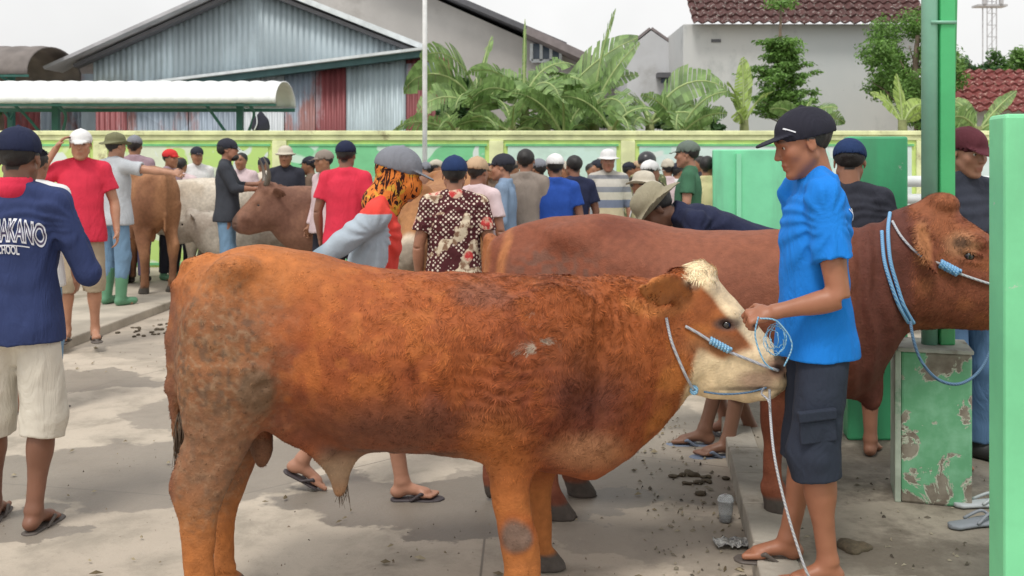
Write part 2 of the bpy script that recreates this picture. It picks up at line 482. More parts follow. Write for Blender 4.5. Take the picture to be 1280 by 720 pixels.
def platform(name, label, poly, z, mat, bev=.012):
    m = MB(); k = len(poly)
    m.add([(x, y, -.05) for x, y in poly] + [(x, y, z) for x, y in poly],
          [tuple(range(k, 2*k)), tuple(range(k))[::-1]] + [(i, (i+1) % k, k+(i+1) % k, k+i) for i in range(k)])
    o = m.build(name, mat, None, bev); tag(o, label, kind='structure'); return o
# right platform: its left edge runs away from the camera
ex = lambda y: .85 + (y - 3.43) * .146
platform('pavement', 'raised dirty concrete floor of the right hand stall row', [(ex(3.3)+.15, 3.40), (6, 3.40), (8, 13.7), (ex(13.7)+.15, 13.7)], PZ, dirty)
def kerb_run(a, b, z, w, step, name='kerb', label='worn concrete kerb stones along the platform edge'):
    a, b = Vector(a), Vector(b); L_ = (b - a).length; d = (b - a).normalized(); s_ = Vector((d.y, -d.x, 0))
    m = MB(); n_ = int(L_ / step); rnd = random.Random(int(L_*100))
    for i in range(n_):
        p, q = a + d*(i*step + .003), a + d*((i+1)*step - .003)
        j = rnd.uniform(-.004, .004); zz = z + rnd.uniform(-.003, .004)
        c = [p + s_*(j), q + s_*(j), q + s_*(w + j), p + s_*(w + j)]
        m.add([(v.x, v.y, -.05) for v in c] + [(v.x, v.y, zz) for v in c], [(0,1,2,3)[::-1], (4,5,6,7), (0,1,5,4), (1,2,6,5), (2,3,7,6), (3,0,4,7)])
    o = m.build(name, kerbm, None, .008); tag(o, label, kind='structure')
kerb_run((ex(3.28), 3.28, 0), (ex(13.6), 13.6, 0), PZ+.004, .146, .42)
kerb_run((ex(3.28)+.152, 3.278, 0), (6, 3.278, 0), PZ+.003, -.118, .20, label='row of short kerb stones across the near platform end')
platform('pavement', 'raised pale concrete floor of the left hand stall row', [(-12, 7.85), (-3.62, 7.85), (-3.42, 13.75), (-12, 13.75)], .08,
         plain('platform_pale', (.40, .355, .29), .85, .2, 2.0, .4, .012, 30, dirt=(.25, .22, .17), dirt_amt=.45))

# ---- boundary wall
WY = 14.0
mint = (.50, .78, .62); lime = (.60, .78, .28)
wm = plain('wall_lime_paint', (.58, .74, .24), .7, .16, 3, .25, .006, 25, dirt=(.45, .50, .30), dirt_amt=.42)
wcap = plain('wall_cap_paint', (.74, .78, .44), .7, .16, 4, .25, .006, 25, dirt=(.38, .36, .20), dirt_amt=.45)
def mural_mat(name, base, patch, amt, sc=1.1):
    m, n, l, b = new_mat(name)
    v = objvec(n, l, (1, 1, 1.6))
    f = noise_n(n, l, sc, 2, v, .5, 1.2); g = noise_n(n, l, 5, 5, v, .6)
    c = cmix(n, l, thr(n, l, g, .3, .7), tuple(x*.9 for x in base), base)
    c = cmix(n, l, thr(n, l, f, amt, amt + .03), c, patch)
    f2 = noise_n(n, l, sc*2.3, 1, objvec(n, l, (1.3, 1, .9)), .5, .5)
    c = cmix(n, l, thr(n, l, f2, .62, .66), c, (.70, .78, .74))
    d = noise_n(n, l, 2.2, 7, v, .7)
    c = cmix(n, l, thr(n, l, d, .56, .8), c, (.42, .50, .42))
    l.new(c, b.inputs['Base Color']); b.inputs['Roughness'].default_value = .75
    bump(n, l, b, noise_n(n, l, 22, 4, v), .25, .006)
    return m
wall = empty('boundary_wall', (0, WY, 0), label='long lime and mint painted boundary wall with murals behind the market', cat='wall')
wall['kind'] = 'structure'
m = MB(); m.box((-14, 0, -.05), (14, .2, 1.90)); m.build('wall', wm, wall)
m = MB(); m.box((-14, -.05, 1.90), (14, .25, 1.965)); m.box((-14, -.025, 1.83), (14, .0, 1.90)); m.build('coping', wcap, wall, .01)
xs_ = [-14, -10.2, -5.75, -3.25, -.22, 1.62, 3.85, 5.75, 7.6, 10.5, 14]
m = MB()
for x in xs_[1:-1]: m.box((x-.10, -.045, 0), (x+.10, 0, 1.828))
m.build('pilaster', wcap, wall, .008)
cols = [(.60,.76,.26), (.60,.76,.26), (.72,.80,.62), (.22,.64,.32), (.60,.80,.70), (.66,.80,.76), (.68,.80,.76), (.68,.80,.78), (.62,.74,.70), (.6,.74,.65)]
pats = [(.50,.70,.25), (.66,.78,.40), (.50,.72,.22), (.60,.78,.66), (.60,.80,.72), (.45,.74,.62), (.50,.76,.66), (.66,.80,.74), (.34,.60,.46), (.5,.7,.55)]
amts = [.6, .5, .5, .52, .6, .6, .55, .6, .6, .6]
for i in range(len(xs_)-1):
    m = MB(); m.box((xs_[i]+.16, -.018, .12), (xs_[i+1]-.16, .0, 1.75))
    m.build('mural_panel', mural_mat('mural_%d' % i, cols[i], pats[i], amts[i]), wall)
    m = MB(); a_, b_ = xs_[i]+.13, xs_[i+1]-.13
    m.box((a_, -.03, 1.75), (b_, -.0, 1.78)); m.box((a_, -.03, .085), (b_, 0, .12))
    m.build('border', plain('border_green', (.16, .50, .22), .7), wall)

# ---- corrugated sheet helper: sheet in the x-z plane of its object, top edge given as polyline
def corrugated(name, mat, parent, y, top, zb, pitch=.076, amp=.012, x0=None, x1=None):
    """top: list of (x, z); bottom zb; corrugations run vertically"""
    tx = [p[0] for p in top]; tz = [p[1] for p in top]
    x0 = tx[0] if x0 is None else x0; x1 = tx[-1] if x1 is None else x1
    n_ = max(8, int((x1-x0)/pitch*6)); X = np.linspace(x0, x1, n_)
    Yv = y + amp*np.sin(2*np.pi*X/pitch); Zt = np.interp(X, tx, tz)
    V = np.concatenate([np.stack([X, Yv, np.full(n_, zb)], 1), np.stack([X, Yv, Zt], 1)])
    i = np.arange(n_-1); F = np.stack([i, i+1, n_+i+1, n_+i], 1)
    o = mesh_np(name, V, F, mat, parent)
    md = o.modifiers.new('thickness', 'SOLIDIFY'); md.thickness = .01; md.offset = 1
    return o
def metal_sheet(name, c, rust, amt=.45, sc=1.2):
    m, n, l, b = new_mat(name)
    v = objvec(n, l, (1, 1, .25)); v2 = objvec(n, l)
    a = noise_n(n, l, sc*3, 5, v, .6); r = noise_n(n, l, sc, 7, v, .7, .3)
    # sheets differ a little from one another
    ck = N(n, 'ShaderNodeTexVoronoi', Scale=1.15); ck.inputs['Randomness'].default_value = .3
    l.new(objvec(n, l, (1, .0, .22)), ck.inputs['Vector'])
    g = N(n, 'ShaderNodeSeparateColor'); l.new(ck.outputs['Color'], g.inputs[0])
    base = cmix(n, l, thr(n, l, g.outputs[0], .1, .9), tuple(x*.84 for x in c), tuple(min(1, x*1.12) for x in c))
    base = cmix(n, l, thr(n, l, a, .4, .75), base, tuple(x*.75 for x in c))
    base = cmix(n, l, thr(n, l, r, 1-amt, 1.12-amt), base, rust)
    l.new(base, b.inputs['Base Color']); b.inputs['Roughness'].default_value = .5; b.inputs['Metallic'].default_value = .25
    return m
galv = metal_sheet('galvanised_blue_grey', (.42, .50, .54), (.25, .27, .28), .35)
galv2 = metal_sheet('galvanised_old', (.32, .38, .46), (.28, .14, .13), .50)
redm = metal_sheet('rusty_red_sheet', (.24, .065, .07), (.30, .22, .24), .46, 2)
whitem = metal_sheet('white_sheet', (.66, .70, .74), (.45, .45, .42), .4)
darkm = plain('dark_trim', (.10, .10, .11), .6)
lightm = plain('light_trim', (.62, .66, .68), .5)
def XZ(px, py, d): p = W(px, py, d); return p.x, p.z
def prism(name, mat, parent, poly, y0, y1, bevel=0):
    """poly (x,z) list, extruded in y"""
    m = MB(); k = len(poly)
    m.add([(x, y0, z) for x, z in poly] + [(x, y1, z) for x, z in poly],
          [tuple(range(k)), tuple(range(k, 2*k))[::-1]] + [(i, k+i, k+(i+1) % k, (i+1) % k) for i in range(k)])
    return m.build(name, mat, parent, bevel)
def slab_line(name, mat, parent, p, q, th, y0, y1):
    """a thin sloping slab whose section runs p-q in x,z"""
    p, q = Vector((p[0], 0, p[1])), Vector((q[0], 0, q[1])); d = (q-p).normalized(); nn = Vector((-d.z, 0, d.x))
    if nn.z < 0: nn = -nn
    pts = [p, q, q + nn*th, p + nn*th]
    return prism(name, mat, parent, [(v.x, v.z) for v in pts], y0, y1)
# ---- big corrugated shed
D = 19.0
shed = empty('warehouse', (0, 0, 0), label='large gabled warehouse of blue-grey corrugated sheets with rusty red panels', cat='warehouse')
corrugated('gable_wall', galv, shed, D, [XZ(117, 76, D), XZ(317, -14, D), XZ(532, 68, D)], XZ(0, 118, D)[1], .11, .010)
D2 = 18.55
topl = [XZ(117, 117, D2), XZ(533, 66, D2), XZ(552, 72, D2)]
segs = [(120, 160, redm), (160, 236, galv2), (236, 300, galv2), (300, 356, whitem), (356, 395, galv2), (395, 433, redm), (433, 508, galv), (508, 566, redm)]
for a, b, mt in segs:
    xa, xb = XZ(a, 0, D2)[0], XZ(b, 0, D2)[0] - .012
    corrugated('wall_sheet', mt, shed, D2, topl, .0, .10, .012, xa, xb)
corrugated('wall_sheet', galv2, shed, D2-.04, [XZ(508, 80, D2), XZ(548, 78, D2)], XZ(0, 102, D2)[1], .11, .016)
corrugated('wall_sheet', redm, shed, 19.5, [XZ(-40, 134, 19.5), XZ(50, 134, 19.5)], 0, .12, .016)
corrugated('wall_sheet', galv2, shed, 19.5, [XZ(51, 134, 19.5), XZ(119, 134, 19.5)], 0, .12, .016)
roofm = plain('shed_roof_grey', (.40, .40, .42), .6, .15, 3)
slab_line('roof', roofm, shed, XZ(72, 90, D), XZ(317, -20, D), .06, D-.55, D+12)
slab_line('roof', lightm, shed, XZ(545, 70, D), XZ(317, -20, D), .10, D-.3, D+12)
slab_line('fascia', darkm, shed, XZ(100, 86, D), XZ(317, -12, D), .07, D-.25, D-.02)
slab_line('fascia', darkm, shed, XZ(530, 72, D), XZ(317, -12, D), .07, D-.2, D-.02)
slab_line('lean_to_roof', lightm, shed, XZ(150, 112, D2), XZ(536, 64, D2), .05, D2-.35, D-.05)
slab_line('lean_to_beam', plain('dark_green_trim', (.05, .12, .13), .6), shed, XZ(160, 119, D2), XZ(532, 72, D2), .13, D2-.22, D2-.06)
m = MB(); m.box((XZ(100,0,D)[0], D+.05, 0), (XZ(530,0,D)[0], D+12, XZ(0,92,D)[1])); m.build('side_wall', galv2, shed)
# ---- pale hall behind it
D = 27.0
hall = empty('hall', (0, 0, 0), label='tall beige rendered hall with a dark sloping roof behind the warehouse', cat='building')
beige = plain('beige_render', (.42, .40, .38), .85, .14, .5, .2, .02, 6, dirt=(.33, .31, .29), dirt_amt=.45)
prism('wall', beige, hall, [XZ(330, 200, D), XZ(330, -65, D), XZ(400, -65, D), XZ(768, 98, D), XZ(768, 200, D)], D, D+12)
slab_line('roof', darkm, hall, XZ(400, -68, D), XZ(705, 62, D), .14, D-.5, D+12.4)
slab_line('roof', plain('old_roof', (.22, .19, .19), .7), hall, XZ(655, 48, D), XZ(774, 102, D), .2, D-1.1, D+12.4)
for (a, b, c, d_) in ((664, 56, 700, 75), (724, 82, 768, 100)):
    m = MB(); x0, z1 = XZ(a, b, D); x1, z0 = XZ(c, d_, D); m.box((x0, D-.25, z0), (x1, D-.02, z1)); w_ = m.build('window', plain('dark_glass', (.06, .09, .13), .2), hall)
    m = MB()
    for k_ in range(4):
        x = x0 + (x1-x0)*k_/3; m.box((x-.04, D-.3, z0-.05), (x+.04, D-.255, z1))
    m.box((x0, D-.3, z0-.1), (x1, D-.26, z0-.01)); m.build('frame', lightm, w_)
# ---- white gable
D = 24.0
gb = empty('gabled_house', (0, 0, 0), label='plain whitewashed gable end behind the banana trees', cat='house')
wht = plain('whitewash', (.55, .56, .58), .9, .10, .6, .2, .02, 8, dirt=(.42, .42, .42), dirt_amt=.38)
prism('wall', wht, gb, [XZ(784, 200, D), XZ(784, 62, D), XZ(814, 38, D), XZ(857, 68, D), XZ(857, 200, D)], D, D+8)
slab_line('roof', plain('old_roof', (.22, .19, .19), .7), gb, XZ(782, 62, D), XZ(814, 36, D), .06, D+.05, D+8.2)
slab_line('roof', plain('old_roof', (.22, .19, .19), .7), gb, XZ(859, 68, D), XZ(814, 36, D), .06, D+.05, D+8.2)
m = MB(); a = XZ(820, 92, D); b = XZ(852, 98, D); m.box((a[0], D-.3, b[1]), (b[0], D-.01, a[1])); m.build('awning', darkm, gb)
m = MB(); a = XZ(826, 98, D); b = XZ(846, 104, D); m.box((a[0], D-.1, b[1]), (b[0], D-.01, a[1]-.01)); m.build('window', plain('dark_glass', (.06, .09, .13), .2), gb)
# ---- house with the tiled roof
def tile_mat(name, c, c2):
    m, n, l, b = new_mat(name)
    v = objvec(n, l)
    f = noise_n(n, l, 9, 4, v, .7); g = noise_n(n, l, 14, 2, v, .5)
    base = cmix(n, l, thr(n, l, f, .35, .65), tuple(x*.6 for x in c), c)
    base = cmix(n, l, thr(n, l, g, .60, .66), base, c2)
    l.new(base, b.inputs['Base Color']); b.inputs['Roughness'].default_value = .85
    return m
def tiled_roof(parent, mat, x0, x1, ya, za, yb, zb, tw=.22, tl=.30):
    L_ = math.hypot(yb-ya, zb-za); rows = int(L_/tl); nx = int((x1-x0)/tw*6)
    X = np.linspace(x0, x1, nx); V = []
    dy, dz = (yb-ya)/L_, (zb-za)/L_
    for r_ in range(rows+1):
        for e, lift in ((0, .045), (tl*.97, .0)):
            t = min(r_*tl+e, L_)
            h = lift + .03*np.sin(2*np.pi*X/tw + (r_ % 2)*.4) + .01*vnoise(X*5, X*0+r_, X*0, 1)
            V.append(np.stack([X, np.full(nx, ya+dy*t)-dz*h, za+dz*t+dy*h], 1))
    V = np.concatenate(V); F = []
    for r_ in range(len(V)//nx-1):
        i = np.arange(nx-1)+r_*nx; F.append(np.stack([i, i+1, i+nx+1, i+nx], 1))
    o = mesh_np('roof', V, np.concatenate(F), mat, parent, smooth=False)
    md = o.modifiers.new('thickness', 'SOLIDIFY'); md.thickness = .03; md.offset = -1
D = 22.0
hs = empty('plastered_house', (0, 0, 0), label='grey-white plastered house wall under a weathered brown tile roof', cat='house')
def stained_wall():
    m, n, l, b = new_mat('stained_plaster'); v = objvec(n, l, (1, 1, .6))
    f = noise_n(n, l, 1.1, 8, v, .68); g = noise_n(n, l, .35, 4, v)
    base = cmix(n, l, thr(n, l, g, .3, .7), (.48, .51, .52), (.58, .58, .57))
    base = cmix(n, l, thr(n, l, f, .52, .74), base, (.36, .38, .38))
    sp = noise_n(n, l, 4.5, 8, v, .8)
    base = cmix(n, l, thr(n, l, sp, .62, .70), base, (.20, .21, .22))
    l.new(base, b.inputs['Base Color']); b.inputs['Roughness'].default_value = .9
    bump(n, l, b, f, .3, .02); return m
a = XZ(854, 30, D); b = XZ(1150, 200, D)
m = MB(); m.box((a[0], D, -.0), (b[0], D+9, a[1])); m.build('wall', stained_wall(), hs, .02)
m = MB(); p = XZ(889, 49, D); q = XZ(901, 53, D); m.box((p[0], D-.02, q[1]), (q[0], D-.004, p[1])); m.build('vent', darkm, hs)
tiled_roof(hs, tile_mat('brown_tiles', (.105, .045, .042), (.30, .26, .24)), XZ(863,0,D)[0], XZ(1158,0,D)[0], D-.35, XZ(0, 32, D)[1]-.0, D+2.6, XZ(0, 32, D)[1]+2.3)
D = 20.5
rh = empty('tiled_house', (0, 0, 0), label='low house with a bright red tile roof at the far right', cat='house')
a = XZ(1188, 138, D); b = XZ(1330, 200, D)
m = MB(); m.box((a[0], D, 0), (b[0]+3, D+6, a[1])); m.build('wall', wht, rh)
tiled_roof(rh, tile_mat('red_tiles', (.22, .055, .05), (.42, .26, .22)), a[0]-.2, b[0]+3, D-.4, a[1]-.05, D+1.3, a[1]+.95)
# ---- white corrugated hall, far left
D = 25.0
lw = empty('store_building', (0, 0, 0), label='white corrugated store seen beyond the far left roofs', cat='building')
corrugated('wall', whitem, lw, D, [XZ(-60, 78, D), XZ(50, 64, D), XZ(120, 88, D)], 0, .3, .03)
slab_line('roof', darkm, lw, XZ(49, 64, D), XZ(125, 88, D), .08, D-.3, D+8)
m = MB(); p = XZ(-40,105,D); q = XZ(20,110,D); m.box((p[0], D-.1, q[1]), (q[0], D-.03, p[1])); m.build('ledge', darkm, lw)
# ---- barrel roofed stalls behind the wall
def barrel(name, label, mat, x0, x1, yc, hw, ze, rise, pitch, posts, soffit=None):
    r_ = empty(name, (0, 0, 0), label=label, cat='shelter')
    nx = int((x1-x0)/pitch*8); nt = 18; X = np.linspace(x0, x1, nx); V = []
    for j in range(nt+1):
        th = math.pi*(j/nt); cy, cz = -math.cos(th)*hw, math.sin(th)*rise
        w_ = .035*np.abs(np.sin(np.pi*X/pitch))
        V.append(np.stack([X, yc+cy*(1+w_/hw), ze+cz*(1+w_/rise*.6) - (.02 if j in (0, nt) else 0)], 1))
    V = np.concatenate(V); F = []
    for j in range(nt):
        i = np.arange(nx-1)+j*nx; F.append(np.stack([i, i+1, i+nx+1, i+nx], 1))
    o = mesh_np('roof', V, np.concatenate(F), mat, r_)
    md = o.modifiers.new('thickness', 'SOLIDIFY'); md.thickness = .02; md.offset = -1
    gm = plain('green_steel_dark', (.04, .16, .13), .5)
    m = MB(); m.box((x0, yc-hw+.02, ze-.07), (x1, yc-hw+.07, ze-.03)); m.box((x0, yc+hw-.07, ze-.09), (x1, yc+hw-.02, ze-.03)); m.build('beam', gm, r_)
    for x in posts:
        m = MB(); m.box((x-.05, yc-.05, 0), (x+.05, yc+.05, ze+rise*.55)); m.build('post', gm, r_)
        for s_ in (-1, 1):
            m = MB(); m.tube(smooth_path([(x, yc-.05, ze-.75), (x+s_*.16, yc-.15, ze-.5), (x+s_*.32, yc-hw*.5, ze-.2), (x+s_*.34, yc-hw+.06, ze-.06)], 5), .025, 6); m.build('brace', gm, r_)
    return r_
zE = XZ(0, 127, 15.6)[1]
barrel('stall_roof', 'long white corrugated barrel roof on green posts behind the wall', plain('white_roof_sheet', (.80, .82, .82), .5, .06, 3), XZ(-60,0,16)[0], XZ(352,0,16)[0], 16.3, .72, zE, .36, .25, [XZ(70,0,16.3)[0], XZ(300,0,16.3)[0]])
zE = XZ(0, 90, 17)[1]
barrel('stall_roof', 'dark weathered barrel roof end at the far left', plain('brown_roof_sheet', (.16, .14, .13), .8, .2, 3), XZ(-160,0,17)[0], XZ(30,0,17)[0], 18.2, 1.1, zE, .55, .32, [XZ(-30,0,17)[0]])
# ---- flag pole
m = MB(); p = W(531, 0, 13.4); m.tube([(p.x, 13.4, 0), (p.x, 13.4, 3.5), (p.x, 13.4, 6.5)], [.035, .032, .026], 10); m.build('pole', plain('white_pole', (.8, .82, .82), .4), None, smooth=True)
o = bpy.data.objects['pole']; o.name = 'flag_pole'; tag(o, 'thin white flag pole standing before the boundary wall', 'pole')
m = MB(); m.tube([(p.x, 13.4, 0), (p.x, 13.4, .2)], .09, 12); m.build('base', kerbm, o)
# ---- lattice tower
tw = empty('lattice_tower', (0, 0, 0), label='thin steel lattice mast on the skyline at the right', cat='tower')
D = 60.0; a = W(1237, 76, D); m = MB()
for sx in (-.28, .28):
    for sy in (-.28, .28): m.tube([(a.x+sx, D+sy, 0), (a.x+sx, D+sy, 14)], .035, 5)
m.build('leg', plain('tower_steel', (.42, .42, .43), .6), tw)
m = MB()
for i in range(20):
    z = .7*i
    m.tube([(a.x-.28, D-.28, z), (a.x+.28, D-.28, z)], .022, 4)
    m.tube([(a.x-.28, D-.28, z), (a.x+.28, D-.28, z+.7)], .016, 4)
m.build('lattice', plain('tower_steel', (.42, .42, .43), .6), tw)
m = MB(); z = CAMH + 196/FPX*D
m.box((a.x-.9, D-.4, z), (a.x+.9, D+.4, z+.12)); m.box((a.x-.6, D-.5, z+.12), (a.x-.4, D-.3, z+.9)); m.box((a.x+.4, D-.5, z+.12), (a.x+.6, D-.3, z+.9)); m.build('platform', plain('tower_steel', (.42, .42, .43), .6), tw)

# ------------------------------------------------------------------ vegetation
def leafmat(name, c, c2, tr=.25):
    m, n, l, b = new_mat(name)
    v = objvec(n, l); f = noise_n(n, l, 3.5, 4, v, .6)
    g = N(n, 'ShaderNodeNewGeometry')
    base = cmix(n, l, thr(n, l, f, .35, .65), c, c2)
    mr = N(n, 'ShaderNodeHueSaturation'); l.new(base, mr.inputs['Color'])
    vr = N(n, 'ShaderNodeMapRange'); vr.inputs['To Min'].default_value = .65; vr.inputs['To Max'].default_value = 1.4
    l.new(g.outputs['Random Per Island'], vr.inputs['Value']); l.new(vr.outputs['Result'], mr.inputs['Value'])
    l.new(mr.outputs['Color'], b.inputs['Base Color']); b.inputs['Roughness'].default_value = .5
    t = n.new('ShaderNodeBsdfTranslucent'); l.new(mr.outputs['Color'], t.inputs['Color'])
    mx = n.new('ShaderNodeMixShader'); mx.inputs[0].default_value = tr
    l.new(b.outputs[0], mx.inputs[1]); l.new(t.outputs[0], mx.inputs[2]); l.new(mx.outputs[0], n['Material Output'].inputs['Surface'])
    return m
ban = leafmat('banana_leaf', (.15, .26, .08), (.27, .40, .15), .4)
ban2 = leafmat('banana_leaf_pale', (.28, .40, .09), (.36, .48, .14), .35)
ribm = plain('leaf_rib', (.32, .40, .16), .6)
barkb = plain('banana_stem', (.20, .22, .09), .8, .3, 5, dirt=(.16, .11, .06), dirt_amt=.5)
bark = plain('bark', (.16, .12, .09), .9, .3, 6)
def banana_leaf(mv, mf, rib, base, az, elev, L_, wid, droop, rnd, torn=.5, roll=0.0):
    """strips each side of an arched midrib"""
    n_ = 22; pts = []; p = Vector(base); e = elev
    d0 = Vector((math.cos(az), math.sin(az), 0))
    for i in range(n_+1):
        pts.append(p.copy()); e2 = elev - droop*(i/n_)**1.5
        p = p + (d0*math.cos(e2) + Vector((0, 0, 1))*math.sin(e2))*(L_/n_)
    side = Vector((-d0.y, d0.x, 0)); side = (side*math.cos(roll) + Vector((0, 0, 1))*math.sin(roll))
    rib.tube([pts[i] for i in range(0, n_+1, 2)], [.026*(1-i/(n_/2+1))+.004 for i in range(0, n_//2+1)], 5)
    for s_ in (-1, 1):
        shift = 0.0; tear = 0
        for i in range(3, n_):
            t0, t1 = (i-3)/(n_-3), (i-2)/(n_-3)
            if rnd.random() < torn*.45: tear = rnd.uniform(-.35, .35); gap = .12
            else: gap = 0.0
            w0 = wid*math.sin(math.pi*min(1, max(.02, t0))**.75)**.6; w1 = wid*math.sin(math.pi*min(.985, t1)**.75)**.6
            a, b = pts[i], pts[i+1]; tan = (b-a).normalized(); a = a + tan*(b-a).length*gap
            up = side.cross(tan); up = up if up.z > 0 else -up
            dr = -.25 + tear*.8
            prev = None
            for q in range(3):
                f = (q)/2
                oa = a + side*s_*w0*f + up*(w0*(.18*f + dr*f*f)) + tan*w0*.25*f
                ob = b + side*s_*w1*f + up*(w1*(.18*f + dr*f*f)) + tan*w1*.25*f - (b-a)*gap*f*1.2
                if prev: k_ = len(mv); mv += [prev[0], prev[1], ob, oa]; mf.append((k_, k_+1, k_+2, k_+3))
                prev = (oa, ob)
def banana(label, px, py_top, d, leaves, seed, mat=ban, sc=1.0, z0=0.0, group='banana plants behind the wall'):
    """leaves: list of (azimuth deg, elevation deg, length, width, droop) or an int"""
    rnd = random.Random(seed); c = W(px, py_top, d)
    r_ = empty('banana_plant', (c.x, c.y, 0), label=label, cat='banana plant', group=group)
    H_ = c.z
    m = MB(); m.tube([(0, 0, 0), (.03, 0, H_*.5), (0, 0, H_)], [.13, .11, .07], 10); m.build('stem', barkb, r_, smooth=True)
    if isinstance(leaves, int):
        leaves = [(360*i*.382 + rnd.uniform(-20, 20), rnd.uniform(25, 80), rnd.uniform(1.1, 1.7)*sc, rnd.uniform(.2, .28)*sc, rnd.uniform(1.0, 2.4)) for i in range(leaves)]
    for (az, elv, L_, wd, dr, *rl_) in leaves:
        wd *= 1.1
        mv, mf, rib = [], [], MB()
        banana_leaf(mv, mf, rib, (0, 0, H_-.1), R(az), R(elv), L_, wd, dr, rnd, rnd.uniform(.8, 1.6), rl_[0] if rl_ else rnd.uniform(.3, 1.0)*rnd.choice((-1, 1)))
        me = bpy.data.meshes.new('leaf'); me.from_pydata([tuple(v) for v in mv], [], mf); me.polygons.foreach_set('use_smooth', [True]*len(mf)); me.materials.append(mat)
        lf = link(bpy.data.objects.new('leaf', me), r_)
        rib.build('midrib', ribm, lf, smooth=True)
banana('tall banana plant at the left of the clump beside the red shed end', 598, 128, 16.2, [(170, 60, 1.6, .30, 2.2, 1.1), (150, 78, 1.7, .27, 1.9, .9), (20, 60, 1.3, .25, 2.0), (200, 30, 1.2, .26, 1.8), (60, 82, 1.3, .16, .5), (250, 35, 1.1, .25, 1.8), (330, 45, 1.2, .24, 2.0), (95, 60, 1.3, .24, 1.7)], 1)
banana('banana plant with one upright rolled leaf before the beige hall', 655, 120, 16.0, [(80, 88, 1.35, .06, .1), (170, 62, 1.2, .22, 1.7), (350, 50, 1.3, .24, 1.9), (210, 35, 1.1, .24, 1.7), (300, 40, 1.2, .24, 1.8), (130, 50, 1.2, .22, 1.9), (20, 70, 1.2, .2, 1.6)], 2)
banana('banana plant with the longest torn leaf sweeping up to the right', 682, 140, 16.4, [(2, 54, 2.05, .30, .60, 1.15), (12, 40, 1.8, .27, .7, .9), (180, 60, 1.2, .24, 2.0), (330, 30, 1.2, .26, 1.8), (230, 40, 1.1, .26, 1.8), (100, 70, 1.3, .2, 1.2), (0, 25, 1.2, .24, 1.6)], 3)
banana('banana plant with a narrow hanging torn leaf right of the clump', 742, 130, 16.1, [(8, 66, 1.35, .2, .5, 1.0), (350, 84, 1.65, .19, .30, 1.3), (200, 45, 1.2, .25, 1.9), (300, 30, 1.1, .26, 1.9), (170, 70, 1.1, .22, 1.6), (30, 20, .9, .22, 1.7), (250, 50, 1.0, .22, 1.9)], 4)
banana('low banana plant with one broad arching leaf before the white gable', 812, 150, 16.2, [(5, 66, 1.75, .30, 2.1, 1.0), (20, 50, 1.25, .28, 2.0, .9), (160, 45, .9, .2, 1.9), (200, 70, .9, .18, 1.4), (330, 35, 1.2, .24, 1.9), (100, 60, 1.1, .22, 1.8), (240, 30, .8, .2, 1.7)], 5)
banana('small banana plant low behind the wall at the clump centre', 705, 165, 15.4, 5, 6, sc=.72)
banana('small banana plant low behind the wall at the clump left', 570, 160, 15.5, 7, 7, sc=.7)
banana('small banana plant low behind the wall left of the gable', 640, 158, 15.3, 5, 8, sc=.7)
banana('small banana plant low behind the wall under the torn leaf', 765, 158, 15.3, 5, 18, sc=.65)
banana('small banana plant low behind the wall right of the gable', 850, 160, 15.5, 7, 9, sc=.7)
banana('pale upright banana leaf plant beside the layered tree', 930, 150, 16.5, [(90, 86, 1.15, .17, .1), (200, 80, .8, .16, .6), (10, 70, .8, .15, 1.0), (240, 50, .6, .14, 1.5)], 10, ban2)
banana('banana plant low before the right hand round tree', 1128, 150, 16.8, [(100, 84, .9, .13, .2), (160, 70, .8, .14, 1.0), (30, 60, .8, .16, 1.4), (330, 50, .7, .16, 1.5)], 11, ban2)
banana('banana plant with one pale leaf leaning right before the red roof', 1222, 158, 17.0, [(5, 52, 1.0, .15, .3), (170, 60, .9, .2, 1.7), (210, 45, .9, .2, 1.6), (120, 70, .9, .18, 1.2), (330, 40, .7, .18, 1.6)], 12)
banana('banana plant beside the layered tree with a drooping right leaf', 1005, 152, 16.3, [(5, 35, .75, .17, 1.3), (180, 60, .7, .17, 1.5), (320, 60, .7, .17, 1.5), (60, 70, .7, .15, 1.2)], 13)

def leaf_cloud(name, mat, parent, clumps, n_, size, seed, flat=.0):
    """many small bent leaves spread through ellipsoidal clumps; clumps: (c, r)"""
    rs = np.random.RandomState(seed); vol = np.array([r[0]*r[1]*r[2] for c, r in clumps])**.67
    idx = rs.choice(len(clumps), n_, p=vol/vol.sum())
    C = np.array([c for c, r in clumps])[idx]; Rr = np.array([r for c, r in clumps])[idx]
    d = rs.normal(size=(n_, 3)); d /= np.linalg.norm(d, axis=1)[:, None]
    rad = rs.rand(n_)**.38 * (1+.18*rs.normal(size=n_)).clip(.4, 1.35)
    P = C + d*rad[:, None]*Rr
    nrm = d*.7 + rs.normal(size=(n_, 3))*.6 + np.array([0, 0, .6+flat]); nrm /= np.linalg.norm(nrm, axis=1)[:, None]
    a = np.cross(nrm, rs.normal(size=(n_, 3))); a /= np.linalg.norm(a, axis=1)[:, None]; b = np.cross(nrm, a)
    s_ = size*(.6+.8*rs.rand(n_))[:, None]
    V = np.stack([P-a*s_, P+b*s_*.42+nrm*s_*.12, P+a*s_-nrm*s_*.25, P-b*s_*.42+nrm*s_*.12], 1).reshape(-1, 3)
    F = np.arange(n_*4).reshape(-1, 4)
    return mesh_np(name, V, F, mat, parent, smooth=False)
tl1 = leafmat('tree_leaf', (.06, .14, .03), (.12, .24, .055), .3)
tl2 = leafmat('tree_leaf_bright', (.12, .24, .05), (.20, .36, .09), .35)
tl3 = leafmat('tree_leaf_dark', (.04, .10, .035), (.08, .17, .05), .3)
